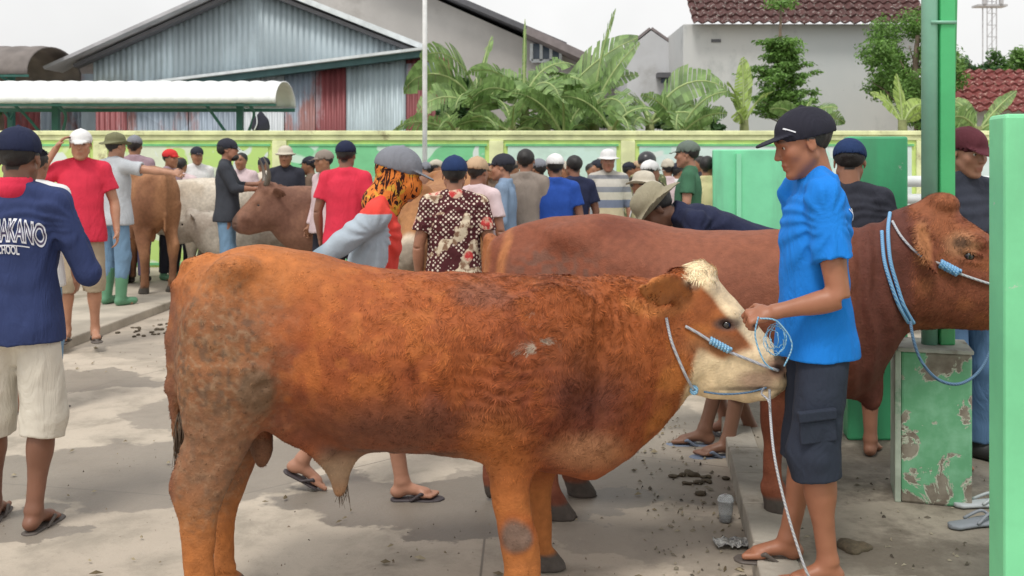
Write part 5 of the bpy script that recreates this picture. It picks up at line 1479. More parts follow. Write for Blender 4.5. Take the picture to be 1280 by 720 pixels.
            C_.mesh('cap', hatmat, root, None, k)
        elif hat in ('hat', 'bucket'):
            C_.loft(qq(-.01, 0, .030), Rt@V3(0, 0, 1), Rt@V3(1, 0, 0), Rt@V3(0, 1, 0), [(0, 0, 0, .108, .090), (.05, 0, 0, .104, .086), (.085, 0, 0, .090, .070), (.105, .0, 0, .060, .045), (.112, 0, 0, .02, .02)], .01)
            bw = .075 if hat == 'hat' else .045
            C_.ell(qq(-.008, 0, .036), (.106+bw, .090+bw, .011), .012, Rt)
            C_.ell(qq(-.01, 0, .018), (.096, .080, .030), .01, Rt, 'sub')
            C_.warp(lambda x, y, z: .0)
            o_ = C_.mesh('hat', hatmat, root, None, k)
            # the brim droops fore and aft
            n_ = len(o_.data.vertices); co = np.empty(n_*3, np.float32); o_.data.vertices.foreach_get('co', co); co = co.reshape(-1, 3)/k
            L = (co-hc)@Rt; r_ = np.hypot(L[:, 0]+.01, L[:, 1]*1.1); dz = sstep(.10, .19, r_)
            L[:, 2] += dz*(.030*(np.abs(L[:, 1])/.16)**1.5-.028*(np.abs(L[:, 0])/.18))*(L[:, 2] < .07)
            o_.data.vertices.foreach_set('co', ((L@Rt.T+hc)*k).astype(np.float32).ravel()); o_.data.update()
        elif hat == 'helmet':
            C_.ell(qq(-.012, 0, .040), (.122, .104, .105), .02, Rt, clips=[(qq(0, 0, -.02), Rt@V3(.25, 0, -1))])
            C_.mesh('helmet', hatmat, root, None, k)
    if wrap is not None:
        K_ = Field(hc-.26, hc+.22, h)
        K_.ell(q(-.018, 0, .032), (.108, .088, .092), .02, Rh); K_.ell(q(.012, 0, -.035), (.108, .078, .092), .03, Rh)
        K_.cone(q(-.02, 0, -.05), neckb+ax*.005, .082, .098, .03)
        K_.ell(q(.10, 0, .010), (.020, .040, .008), .006, Rh, 'sub')
        K_.noise(.004, 14, 3)
        K_.mesh('head_scarf', wrap, root, None, k)
    # ---- footwear
    if shoes == 'sandals':
        sm = sandalm or plain('rubber_sandal', (.09, .075, .065), .6)
        for s_ in 'lr':
            Hh, K, A, fd, lift = lg[s_]; dd = nrm(fd); sd = V3(-dd[1], dd[0], 0); tl = nrm(dd*math.cos(lift)-V3(0, 0, 1)*math.sin(lift)); uu = np.cross(tl, -sd); uu = uu if uu[2] > 0 else -uu
            S_ = Field(A-[.22, .22, .13], A+[.22, .22, .06], max(.004, h*.6))
            b0 = A-uu*.084-tl*.055
            S_.loft(b0, tl, sd, uu, [(0, 0, 0, .010, .007), (.02, 0, 0, .034, .009), (.10, 0, 0, .034, .009), (.18, 0, 0, .046, .008), (.23, 0, 0, .040, .008), (.255, 0, 0, .012, .006)], .004, p=3)
            tp = b0+tl*.20+uu*.012
            for y_ in (-1, 1): S_.cone(tp, b0+tl*.145+sd*y_*.040+uu*.035, .006, .008, .004); S_.cone(b0+tl*.145+sd*y_*.040+uu*.035, b0+tl*.10+sd*y_*.038+uu*.005, .008, .007, .004)
            S_.mesh('sandal', sm, root, None, k)
    elif shoes in ('boots', 'shoes'):
        sm = sandalm or plain('green_rubber_boot', (.10, .26, .15), .4)
        for s_ in 'lr':
            Hh, K, A, fd, lift = lg[s_]; S_ = Field(np.minimum(K, A)-[.2, .12, .1], np.maximum(K, A)+[.24, .12, .02], h)
            if shoes == 'boots': e = A+(K-A)*.72; S_.cone(A-V3(0, 0, .02), e, .050, .066, .02, clips=[(e, nrm(K-A))])
            else: S_.cone(A-V3(0, 0, .02), A+V3(0, 0, .01), .045, .045, .02)
            dd = nrm(fd); S_.cone(A-V3(0, 0, .038)-dd*.02, A-V3(0, 0, .04)+dd*.14, .042, .036, .02, clips=[((0, 0, -.004), (0, 0, -1))])
            S_.mesh('boot' if shoes == 'boots' else 'shoe', sm, root, None, k)
    return dict(root=root, k=k, q=q, hc=hc, am=am, sh=sh, T=T, Rh=Rh, neckb=neckb)

def text_on(target, text, size, origin, right, up, out, mat, name='lettering', arch=0.0, shear=0.0, spacing=1.0, outline=0.0, dist=.3, sx=1.0, lift=.0035):
    """letters laid on a curved surface: the flat letters are projected along -out on to it"""
    cu = bpy.data.curves.new('t', 'FONT'); cu.body = text; cu.size = size; cu.align_x = 'CENTER'; cu.align_y = 'CENTER'; cu.space_character = spacing; cu.offset = outline; cu.shear = shear
    o = bpy.data.objects.new('t', cu); col.objects.link(o); dg = bpy.context.evaluated_depsgraph_get(); me = bpy.data.meshes.new_from_object(o.evaluated_get(dg))
    bpy.data.objects.remove(o); bpy.data.curves.remove(cu)
    bm = bmesh.new(); bm.from_mesh(me)
    for _ in range(3):
        es = [e for e in bm.edges if e.calc_length() > size*.10]
        if es: bmesh.ops.subdivide_edges(bm, edges=es, cuts=1)
    bmesh.ops.triangulate(bm, faces=bm.faces)
    tb = bmesh.new(); tb.from_mesh(target.data); bv = BVHTree.FromBMesh(tb)
    right, up, out, origin = Vector(right), Vector(up), Vector(out), Vector(origin)
    for v in list(bm.verts):
        x = v.co.x*sx; y = v.co.y-arch*x*x
        s_ = origin+right*x+up*y+out*dist
        hit = bv.ray_cast(s_, -out)
        v.co = (hit[0]+out*lift) if hit[0] is not None else (origin+right*x+up*y)
    bm.to_mesh(me); bm.free(); tb.free(); me.materials.clear(); me.materials.append(mat)
    return link(bpy.data.objects.new(name, me), target)

def pat_mat(name, build):
    m, n, l, b = new_mat(name); v = objvec(n, l); c = build(n, l, v)
    l.new(c, b.inputs['Base Color']); b.inputs['Roughness'].default_value = .85; b.inputs['Specular IOR Level'].default_value = .2
    bump(n, l, b, noise_n(n, l, 9, 3, v, .5, .8), .5, .03); return m
def batik(n, l, v):
    vo = N(n, 'ShaderNodeTexVoronoi', Scale=46.0); vo.inputs['Randomness'].default_value = .22; mp = n.new('ShaderNodeMapping'); mp.inputs['Rotation'].default_value = (R(45), 0, 0); l.new(v, mp.inputs['Vector']); l.new(mp.outputs[0], vo.inputs['Vector'])
    dots = thr(n, l, vo.outputs['Distance'], .30, .38, True)
    a = cmix(n, l, dots, (.075, .018, .022), (.70, .60, .50))
    fl = noise_n(n, l, 7, 3, v, .5, .4)
    a = cmix(n, l, thr(n, l, fl, .535, .56), a, (.52, .40, .27))
    f3 = noise_n(n, l, 26, 4, v, .6)
    a = cmix(n, l, thr(n, l, fl, .545, .56), a, cmix(n, l, thr(n, l, f3, .45, .6), (.66, .56, .42), (.24, .14, .09)))
    vr = N(n, 'ShaderNodeTexVoronoi', Scale=5.5); l.new(v, vr.inputs['Vector'])
    return cmix(n, l, thr(n, l, vr.outputs['Distance'], .20, .26, True), a, cmix(n, l, thr(n, l, f3, .42, .58), (.50, .05, .05), (.70, .50, .38)))
def scarf(n, l, v):
    f = noise_n(n, l, 24, 3, objvec(n, l, (1.4, 1.4, .6)), .55, 1.6); g = noise_n(n, l, 15, 3, v, .5, 1)
    c = cmix(n, l, thr(n, l, g, .42, .5), (.62, .36, .05), (.66, .20, .04))
    return cmix(n, l, thr(n, l, f, .50, .53), c, (.035, .012, .010))
def camo(n, l, v):
    f = noise_n(n, l, 11, 2, v, .5, 1); g = noise_n(n, l, 9, 2, objvec(n, l, (1, 1.3, .8)), .5, 1)
    c = cmix(n, l, thr(n, l, f, .5, .51), (.30, .28, .16), (.12, .14, .07)); return cmix(n, l, thr(n, l, g, .58, .59), c, (.06, .05, .04))
batik_m = pat_mat('batik_cloth', batik); scarf_m = pat_mat('patterned_scarf', scarf); camo_m = pat_mat('camouflage_cloth', camo)
cN = cloth('navy', (.030, .045, .125)); cCream = cloth('cream', (.62, .58, .50)); cRed = cloth('crimson', (.62, .035, .07)); cGrey = cloth('grey_tee', (.44, .47, .50)); cDenim = cloth('denim', (.09, .17, .30)); cDen2 = cloth('denim_light', (.16, .27, .40))
cBlk = cloth('charcoal', (.045, .050, .062)); cWht = cloth('white_cloth', (.68, .68, .68)); cKhaki = cloth('khaki', (.38, .31, .22)); cPurp = cloth('purple_grey', (.14, .12, .22)); cMauve = cloth('mauve', (.32, .23, .27))
cRoyal = cloth('royal_blue', (.02, .07, .33)); cSky = cloth('bright_blue', (.012, .20, .68), .06); cTaupe = cloth('taupe', (.25, .21, .18)); cGrn = cloth('dark_green', (.05, .14, .08)); cBrn = cloth('brown_cloth', (.16, .11, .08)); cDk = cloth('dark_cloth', (.03, .032, .045))
cPink = cloth('pale_pink', (.60, .48, .50)); cIndigo = cloth('indigo', (.02, .025, .06)); cShort = cloth('slate_shorts', (.028, .035, .055)); cOlive = cloth('olive', (.16, .16, .09)); cTan = cloth('tan_cap', (.48, .34, .22)); cGcap = cloth('grey_cap', (.20, .21, .24)); cBeige = cloth('beige_hat', (.50, .46, .38)); cRcap = cloth('red_cap', (.60, .04, .04))
cNcap = cloth('navy_cap', (.015, .02, .05)); cBcap = cloth('deep_blue_cap', (.016, .035, .105)); cYel = cloth('pale_yellow', (.58, .55, .30))
stripes = cloth('striped', (.48, .44, .36), stripe=(.75, 1.45, [(0, (.25, .30, .42)), (.16, (.25, .30, .42)), (.26, (.55, .48, .32)), (.40, (.16, .20, .30)), (.52, (.56, .54, .46)), (.64, (.20, .22, .26)), (.72, (.50, .48, .44)), (.84, (.18, .19, .22)), (.90, (.46, .44, .40))]))
crowd = 'people standing in the cattle market crowd'

# ---- the man cut by the left edge, seen from behind
A = person('man in navy lettered shirt and cream shorts seen from behind at the left edge', 22, 165, 4.12, 0, 92, ('half', cN), ('longshorts', cCream), 'cap', cNcap, skin_c=(.20, .09, .055), near=True, H=1.63, fat=1.0,
           arms={'r': ((.04, -.275, 1.06), (.27, -.20, 1.02)), 'l': ((.02, .29, 1.07), (.24, .24, 1.0))}, legs={'r': ((.02, -.10, .47), (-.02, -.075, .078), (1, -.15, 0)), 'l': ((.05, .12, .47), (.10, .15, .078), (1, .2, 0))}, curl=.8)
sh_ = [c_ for c_ in A['root'].children if c_.name.startswith('shirt')][0]; k = A['k']
wl_ = plain('white_print', (.72, .74, .80), .7)
ar = dict(arch=1.9, spacing=1.0)
text_on(sh_, 'HANAKANO', .120*k, V3(0, -.016, 1.245)*k, (0, -1, 0), (0, 0, 1), (-1, 0, 0), wl_, outline=.0075, sx=.37, **ar)
text_on(sh_, 'HANAKANO', .116*k, V3(-.0, -.016, 1.245)*k, (0, -1, 0), (0, 0, 1), (-1, 0, 0), plain('navy_print', (.05, .04, .10), .7), outline=-.0006, sx=.385, lift=.0062, **ar)
text_on(sh_, 'U.R.SCHOOL', .050*k, V3(0, .012, 1.170)*k, (0, -1, 0), (0, 0, 1), (-1, 0, 0), wl_, arch=1.2, spacing=1.0, outline=.0015, sx=.47)
text_on(sh_, '______', .040*k, V3(0, -.01, 1.205)*k, (0, -1, 0), (0, 0, 1), (-1, 0, 0), wl_, arch=1.6, spacing=.98, outline=.0015, sx=1.35)
F_ = Field(A['neckb']-[.12, .12, .05], A['neckb']+[.12, .12, .10], .006)
F_.cone(A['neckb']+V3(-.004, 0, .018), A['neckb']+V3(-.002, 0, .030), .074, .070, .01); F_.cone(A['neckb']+V3(0, 0, .03), A['neckb']+V3(0, 0, .08), .058, .058, .005, 'sub')
F_.mesh('collar_band', cloth('red_band', (.60, .03, .07)), sh_, None, k)
m = MB(); 
# arched rule under the first word
pts = [(V3(-.121, .035+s_*.15, 1.203-1.4*(s_*.15)**2)*k) for s_ in np.linspace(-1, 1, 9)]

# ---- the boy in blue holding the lead
def boy_col(x, y, z): return None
hl = {'l': ((-.005, .210, 1.01), (.208, .165, .958)), 'r': ((-.06, -.20, 1.09), (.0, -.20, .86))}
B = person('boy in bright blue t-shirt and dark cargo shorts holding the bull by its rope', 1022, 135, 3.43, PZ, 181, ('tshirt', cSky), ('longshorts', cShort), 'cap', cloth('black_cap', (.022, .022, .034)), shoes='sandals', skin_c=(.33, .135, .075), near=True, hres=.0052,
           hp_=16, hy=0, lean=.02, arms=hl, curl=1.55, shoff=.03, handn={'l': (-.1, -.6, -.8), 'lt': (.2, -.8, .6), 'r': (0, 1, 0)}, headoff=(.060, 0, .135), fat=.95,
           legs={'l': ((.045, .10, .46), (-.005, .10, .078), (1, .1, 0)), 'r': ((.0, -.10, .46), (.07, -.12, .078), (1, -.1, 0))}, hatt=-.14)
k = B['k']; sh_ = [c_ for c_ in B['root'].children if c_.name.startswith('shirt')][0]; cp_ = [c_ for c_ in B['root'].children if c_.name.startswith('cap')][0]
sr_ = [c_ for c_ in B['root'].children if c_.name.startswith('shorts')][0]
text_on(cp_, '-–––', .030*k, B['q'](.050, .0, .066)*k+V3(0, .02, 0), (-.93, 0, -.37), (-.37, 0, .93), (0, 1, 0), wl_, spacing=.62, outline=.0012)
text_on(sh_, 'Y2', .060*k, V3(-.06, .06, 1.285)*k, (-.6, -.8, 0), (0, 0, 1), (-.8, .6, 0), wl_, outline=.001)
# cargo pocket with flap
m = MB(); m.box((.0, .0, -.075), (.12, .016, .0)); m.box((-.004, .0, .0), (.124, .024, .035))
pk = m.build('pocket', cShort, sr_, .005); pk.location = V3(.0, .172, .60)*k; pk.rotation_euler = (R(-4), R(6), R(3))
# dark cord and pouch strap at the chest
0 and m.tube(smooth_path([V3(.02, .13, 1.40)*k, V3(.105, .11, 1.30)*k, V3(.14, .04, 1.15)*k, V3(.135, .0, 1.0)*k, V3(.12, -.02, .92)*k], 6), .006, 6)

# ---- walking man in grey and red with a scarf
def greyred(x, y, z):
    c = np.empty(x.shape+(3,)); c[:] = (.36, .42, .48); n = vnoise(x, y, z, 6, 51); c = c*(1+.1*n)[:, None]
    bd = .125-.10*sstep(1.24, 1.345, z)-.12*sstep(1.33, 1.37, z)+.5*sstep(-.13, -.16, y)*sstep(1.36, 1.33, z)
    c = mixc(c, (.70, .065, .05), sstep(bd-.004, bd+.004, x)); c = mixc(c, (.60, .64, .68), sstep(bd-.022, bd-.017, x)*sstep(bd-.003, bd-.008, x)*.8)
    return mixc(c, (.20, .27, .33), sstep(-.12, -.17, x)*sstep(-.10, -.13, y)*.9)
Cc = person('walking man in grey and red jacket with a patterned orange head scarf under his cap', 452, 184, 4.56, 0, 2, ('long', attr_mat('two_tone_cloth', .85, 20, .08, .5, .006, .2, bsc=30)), ('shorts', cloth('dark_shorts', (.05, .05, .07))), 'wrapcap', cGcap, wrap=scarf_m, H=1.565, hair=False,
            lean=.24, hp_=12, headoff=(.085, 0, .135), skin_c=(.40, .20, .13), shirtcol=greyred, near=True, topname='jacket', arms={'r': ((-.205, -.27, 1.11), (-.16, -.27, .88)), 'l': ((.06, .24, 1.05), (.12, .24, .82))},
            legs={'r': ((.14, -.09, .47), (.20, -.08, .078), (1, 0, 0)), 'l': ((-.08, .09, .45), (-.30, .09, .135), (1, .05, 0), .5)}, sandalm=plain('dark_sandal', (.05, .04, .045), .6))
# ---- man bending over behind the ox
person('man bending over behind the ox in olive hat and dark blue long sleeves', 958, 240, 5.25, 0, 180, ('long', cIndigo), ('capri', cDenim), 'hat', cloth('olive_grey_hat', (.30, .27, .19)), H=1.68, lean=1.22, hipz=1.0, hp_=48, headoff=(.13, 0, .03), hres=.008, skin_c=(.22, .11, .07),
       arms={'r': ((.42, -.22, .90), (.50, -.18, .66)), 'l': ((.40, .22, .88), (.48, .2, .64))}, legs={'l': ((.12, .10, .55), (.22, .10, .078), (1, .1, 0)), 'r': ((.16, -.10, .55), (.30, -.1, .078), (1, -.1, 0))}, sandalm=plain('blue_sandal', (.16, .20, .28), .6))
person('barefoot-legged person crouching mostly hidden behind the ox, grey sandals showing', 962, 300, 5.45, 0, 180, ('tshirt', cBrn), ('shorts', cDk), 'bare', None, H=1.62, lean=1.0, hipz=.62, hres=.010, skin_c=(.26, .12, .075),
       arms={'r': ((.38, -.22, .60), (.5, -.18, .40)), 'l': ((.38, .22, .60), (.5, .2, .40))}, legs={'l': ((.30, .12, .50), (.12, .10, .078), (1, .1, 0)), 'r': ((.34, -.12, .50), (.22, -.1, .078), (1, -.1, 0))}, sandalm=plain('grey_sandal', (.25, .25, .27), .6))
# ---- right hand men
person('man in a navy cap and dark shirt with his back turned before the green divider', 1062, 187, 4.85, PZ, 70, ('tshirt', cDk), ('shorts', cDk), 'cap', cBcap, H=1.50, skin_c=(.30, .14, .085), hres=.0085, hp_=12, shoes='bare')
person('man in a black and red cap and dark jacket looking down beside the ox head', 1206, 170, 4.72, PZ, -70, ('long', cloth('slate_jacket', (.040, .045, .065))), ('trousers', cDenim), 'cap', cloth('red_black_cap', (.10, .025, .035)), H=1.55, skin_c=(.34, .17, .11), near=True, hres=.0075, hp_=10, topname='jacket', shoes='shoes', sandalm=plain('dark_shoe', (.03, .03, .03), .6))
# ---- the left hand group on the far platform
LZ = .08
person('man in white shirt and denim shorts hidden behind the man in navy', 42, 200, 6.05, 0, 95, ('tshirt', cWht), ('capri', cDen2), 'bare', None, H=1.60, skin_c=(.28, .13, .08), hres=.012)
person('man in crimson t-shirt and white cap with a hand raised to his head', 101, 163, 8.1, LZ, -72, ('tshirt', cRed), ('longshorts', cKhaki), 'cap', cWht, skin_c=(.42, .21, .13), fat=1.08, hres=.010, arms={'r': ((.06, -.36, 1.22), (.08, -.17, 1.52)), 'l': ((-.02, .25, 1.08), (.05, .27, .86))}, curl=.6)
person('man in grey t-shirt and olive hat resting an outstretched arm on the tan cow', 143, 168, 10.1, LZ, 60, ('tshirt', cGrey), ('capri', cDen2), 'hat', cOlive, shoes='boots', skin_c=(.42, .22, .14), arms={'r': ((.12, -.40, 1.31), (.16, -.62, 1.29))}, fat=1.05)
person('man in mauve shirt and purple trousers beyond the man in the olive hat', 168, 170, 11.9, LZ, 100, ('long', cMauve), ('trousers', cPurp), 'cap', cGcap, shoes='shoes', sandalm=plain('dark_shoe', (.03, .03, .03), .6))
person('man in a red cap peering over the back of the tan cow', 212, 187, 12.3, LZ, -20, ('long', cMauve), ('trousers', cDk), 'cap', cRcap, group=None, shoes='shoes')
person('man in black cap and white shirt between the red cap and the bearded man', 246, 184, 13.1, LZ, -60, ('long', cWht), ('trousers', cDk), 'cap', cDk, shoes='shoes')
beard = person('bearded man in black t-shirt and jeans reaching to the horned cow', 283, 174, 10.9, LZ, 10, ('rolled', cBlk), ('trousers', cDen2), 'cap', cDk, skin_c=(.34, .16, .10), arms={'r': ((.10, -.19, 1.14), (.32, -.12, 1.13)), 'l': ((.10, .19, 1.16), (.32, .12, 1.18))}, shoes='shoes', hatt=.3, hp_=-12)
F_ = Field(beard['hc']-[.12, .12, .15], beard['hc']+[.14, .12, .05], .012); F_.ell(beard['q'](.045, 0, -.085), (.052, .055, .04), .02, beard['Rh']); F_.mesh('beard', hairb, beard['root'], None, beard['k'])
person('person in white shirt with a red print beyond the bearded man', 302, 190, 12.4, .1, -100, ('tshirt', cPink), ('trousers', cDk), 'bare', None, shoes='shoes')
person('man in a beige wide hat and black shirt behind the horned cow', 357, 184, 12.2, 0, -88, ('long', cDk), ('trousers', cDk), 'hat', cBeige, shoes='shoes')
person('man in grey cap and pale shirt behind the man in the red top', 406, 188, 10.6, 0, -140, ('long', cPink), ('trousers', cDk), 'cap', cTaupe, shoes='shoes')
person('broad man in plain crimson t-shirt and dark cap seen from behind', 432, 177, 8.6, 0, 85, ('tshirt', cRed), ('trousers', cDk), 'cap', cNcap, fat=1.05, skin_c=(.24, .11, .07), hres=.011)
# ---- centre
person('man in a black and cream batik shirt with red flowers seen from behind', 568, 196, 6.1, 0, 92, ('tshirt', batik_m), ('trousers', cDk), 'cap', cBcap, H=1.53, fat=1.1, skin_c=(.33, .15, .09), hres=.008, shoes='shoes')
person('man in tan cap and pale pink shirt beside the batik shirt', 596, 197, 7.6, 0, 60, ('tshirt', cPink), ('trousers', cDk), 'cap', cTan, skin_c=(.30, .14, .09), hres=.010)
person('man in dark cap and dark open jacket over a denim shirt looking left', 630, 193, 8.5, 0, 170, ('long', cloth('denim_shirt', (.20, .28, .40))), ('trousers', cDk), 'cap', cDk, skin_c=(.40, .20, .13), hres=.011)
person('bareheaded man in taupe long sleeved shirt with his back turned', 657, 185, 8.9, 0, 80, ('long', cTaupe), ('trousers', cDk), 'bare', None, skin_c=(.33, .16, .10), hres=.011)
person('man in grey cap between the taupe shirt and the royal blue polo', 674, 199, 10.6, 0, 130, ('long', cTaupe), ('trousers', cDk), 'cap', cGcap, shoes='shoes')
person('broad man in royal blue polo shirt and white cap seen from behind', 694, 193, 8.9, 0, 95, ('polo', cRoyal), ('trousers', cDk), 'cap', cWht, skin_c=(.26, .12, .08), fat=1.12, hres=.011)
person('bareheaded man in dark navy shirt behind the royal blue polo', 718, 193, 9.6, 0, 110, ('tshirt', cIndigo), ('trousers', cDk), 'bare', None, skin_c=(.24, .11, .07))
person('man in striped shirt and white hat facing the camera', 760, 188, 10.8, 0, -92, ('half', stripes), ('trousers', cDk), 'bucket', cWht, skin_c=(.30, .14, .09), fat=1.05)
person('person in a black helmet with white marks behind the white cap', 809, 191, 11.2, 0, -120, ('long', camo_m), ('trousers', cDk), 'helmet', plain('helmet_black', (.03, .03, .035), .3), shoes='shoes')
person('man in white cap and white shirt looking right before the helmet', 812, 201, 9.6, 0, 30, ('long', cWht), ('trousers', cDk), 'cap', cWht, skin_c=(.30, .14, .09))
person('man in dark green t-shirt and cap looking left', 861, 177, 9.2, 0, 165, ('tshirt', cGrn), ('trousers', cDk), 'cap', cloth('grey_green_cap', (.12, .15, .13)), skin_c=(.34, .17, .11), arms={'l': ((.0, .24, 1.10), (.12, .2, .90))})
person('bareheaded person in pale yellow shirt by the far green divider', 884, 194, 9.9, 0, 60, ('long', cYel), ('trousers', cDk), 'bare', None, shoes='shoes')
person('person in camouflage jacket beside the bending man', 806, 214, 7.8, 0, 150, ('long', camo_m), ('trousers', cDk), 'hat', cBeige, H=1.42, shoes='shoes')
# ---- thinner crowd against the wall
rnd = random.Random(12)
tops = [(cWht, 'white'), (cTaupe, 'taupe'), (cBrn, 'brown'), (cGrey, 'grey'), (cDk, 'dark'), (cPink, 'pink')]
for i, (px, ty, what, tmx, ht, hm) in enumerate([(388, 196, 'in brown shirt left of the grey cap, far back by the lime wall', cBrn, 'cap', cDk), (545, 200, 'in white shirt and pale cap between the scarf and the batik shirt', cWht, 'cap', cBeige),
                          (610, 203, 'in brown shirt far behind the tan cap', cBrn, 'bare', None), (640, 200, 'in white shirt far back between two dark caps', cWht, 'cap', cTaupe), (739, 203, 'in grey shirt far back left of the striped shirt', cGrey, 'bare', None), (786, 203, 'in brown shirt far back right of the striped shirt', cBrn, 'cap', cDk),
                          (835, 200, 'in pale pink shirt far back behind the beige hat', cPink, 'hat', cBeige), (875, 194, 'in dark shirt right behind the dark green t-shirt', cDk, 'bare', None), (330, 197, 'in grey shirt far back above the horned cow', cGrey, 'cap', cDk),
                          (478, 198, 'in taupe shirt and bare head far back above the scarf man', cTaupe, 'bare', None), (533, 203, 'in dark shirt far back left of the batik shirt', cDk, 'cap', cGcap), (583, 200, 'in white shirt and bare head far back over the batik shoulder', cWht, 'bare', None),
                          (704, 202, 'in taupe shirt far back over the royal blue shoulder', cTaupe, 'cap', cBeige), (748, 200, 'in brown shirt and dark cap far back touching the striped shirt', cBrn, 'cap', cDk), (798, 201, 'in grey shirt and tan cap far back left of the helmet', cGrey, 'cap', cTan),
                          (846, 204, 'in white shirt and dark cap far back left of the dark green shirt', cWht, 'cap', cDk), (226, 196, 'in pink shirt far back between the red cap and the black cap', cPink, 'bare', None)]):
    person('distant person '+what, px, ty, 12.4+.35*(i % 3), 0, rnd.choice((-90, 90, 0, 180, 45, -60)), ('long', tmx), ('trousers', cDk), ht, hm, shoes='shoes', hres=.019)

# ---- orange calf head-on between the scarf man and the batik shirt
t_ = far_cow('calf', 'orange calf with a white muzzle standing end-on between two men', W(520, 0, 6.5).x+.13, 8.05, 265, 0, 1.2, (.36, .17, .07), (.28, .12, .05), h=.013, face=(.62, .52, .40))

# ================================================================== ropes and halters
def rope_mat(name, c, c2):
    m, n, l, b = new_mat(name); v = objvec(n, l)
    w = N(n, 'ShaderNodeTexWave', Scale=55.0, Distortion=1.0); w.bands_direction = 'DIAGONAL'; l.new(v, w.inputs['Vector'])
    l.new(cmix(n, l, w.outputs['Fac'], c, c2), b.inputs['Base Color']); b.inputs['Roughness'].default_value = .7
    bump(n, l, b, w.outputs['Fac'], .5, .002); return m
blu = rope_mat('blue_rope', (.08, .28, .58), (.30, .52, .72)); wht_r = rope_mat('pale_rope', (.34, .36, .42), (.58, .58, .58))
blw = rope_mat('blue_knot', (.12, .36, .60), (.36, .58, .74)); dkr = rope_mat('dark_blue_rope', (.06, .12, .22), (.12, .22, .34))
def rope(name, label, pts, r, mat, parent=None, n=8, cat='rope'):
    m = MB(); m.tube(smooth_path(pts, n), r, 8); o = m.build(name, mat, parent, smooth=True)
    if parent is None: tag(o, label, cat)
    return o
# hero halter: points in the bull's own frame
HB = lambda px, py, off: HP.p(px, py, off)
def surf_pts(V, F, pxy, P, lift=.006, off0=-.9):
    bv = BVHTree.FromPolygons([tuple(v) for v in V], [tuple(f) for f in F]); out = []
    for (px, py) in pxy:
        # shoot from the camera side through the animal's flank
        cw = Vector((0, 0, CAMH)); a = P.th; ox_, oy_ = P.o
        def loc(X, Y, Z): dx, dy = X-ox_, Y-oy_; return Vector((dx*math.cos(a)+dy*math.sin(a), -dx*math.sin(a)+dy*math.cos(a), Z-P.gz))
        o_ = loc(0, 0, CAMH); q_ = W(px, py, 5); d_ = (loc(*q_)-o_).normalized(); hit = bv.ray_cast(o_, d_)
        if hit[0] is not None: out.append(hit[0]+hit[1]*lift)
    return out
halt = empty('halter', hero.location, HP.th, label='pale rope halter with a pale blue knot on the cheek of the young bull', cat='halter')
rope('strap', '', surf_pts(hV, hF, [(832, 398), (838, 425), (848, 450), (858, 472), (870, 490)], HP, .007), .0052, wht_r, halt)
nose = surf_pts(hV, hF, [(856, 408), (872, 417), (890, 428), (912, 440), (935, 449), (955, 457), (972, 463)], HP, .008)
rope('noseband', '', nose, .0052, wht_r, halt)
kn = surf_pts(hV, hF, [(886, 425), (898, 431), (911, 438)], HP, .010)
m = MB(); a, b = kn[0], kn[-1]; ax_ = (b-a).normalized(); e1 = ax_.cross(Vector((0, 1, 0))).normalized(); e2 = ax_.cross(e1)
pp = [a+(b-a)*(i/60)+(e1*math.cos(i*.75)+e2*math.sin(i*.75))*.0095 for i in range(61)]; m.tube(pp, .0052, 7); m.tube([a, b], .009, 8); m.build('knot', blw, halt, smooth=True)
ky = surf_pts(hV, hF, [(866, 484), (874, 492)], HP, .006); m = MB()
c_ = ky[0]; pp = [c_+Vector((math.cos(i*.8)*.012, -.004, math.sin(i*.8)*.012+i*.0004-.01)) for i in range(24)]; m.tube(pp, .0045, 6); m.build('knot', blw, halt, smooth=True)
rope('strap', '', surf_pts(hV, hF, [(958, 484), (935, 490), (905, 492), (880, 489)], HP, .003), .0035, dkr, halt)
# lead rope from the muzzle to the ground
q0 = W(962, 487, 3.42)
rope('lead_rope', 'thin pale lead rope hanging from the muzzle of the bull to the pavement', [q0, W(963, 520, 3.36), W(968, 570, 3.30), W(980, 625, 3.28), W(996, 680, 3.27), W(1012, 722, 3.27), W(1030, 731, 3.30)], .0045, wht_r)
rope('lead_rope', 'second short pale cord looping from the muzzle of the bull', [W(955, 485, 3.45), W(952, 492, 3.40), W(960, 500, 3.36), W(963, 512, 3.36)], .0035, wht_r)
# coil in the boy's hand
m = MB(); rnd = random.Random(3); pp = []
for i in range(150):
    an = i*.19; rr = 12+4*math.sin(i*.11)+rnd.uniform(-1, 1)
    pp.append(W(969+rr*.85*math.cos(an)+3*math.sin(i*.05), 424+rr*1.25*math.sin(an), 3.27+.012*math.sin(i*.37)))
m.tube(pp, .0015, 5)
m.tube(smooth_path([W(948, 396, 3.25), W(944, 420, 3.26), W(954, 450, 3.26), W(966, 462, 3.27)], 6), .0028, 5)
m.tube(smooth_path([W(950, 398, 3.24), W(972, 402, 3.25), W(990, 430, 3.26), W(980, 458, 3.27)], 6), .0028, 5)
o = m.build('rope_coil', blw, None, smooth=True); tag(o, 'loose coil of thin light blue rope hanging from the hand of the boy', 'rope')
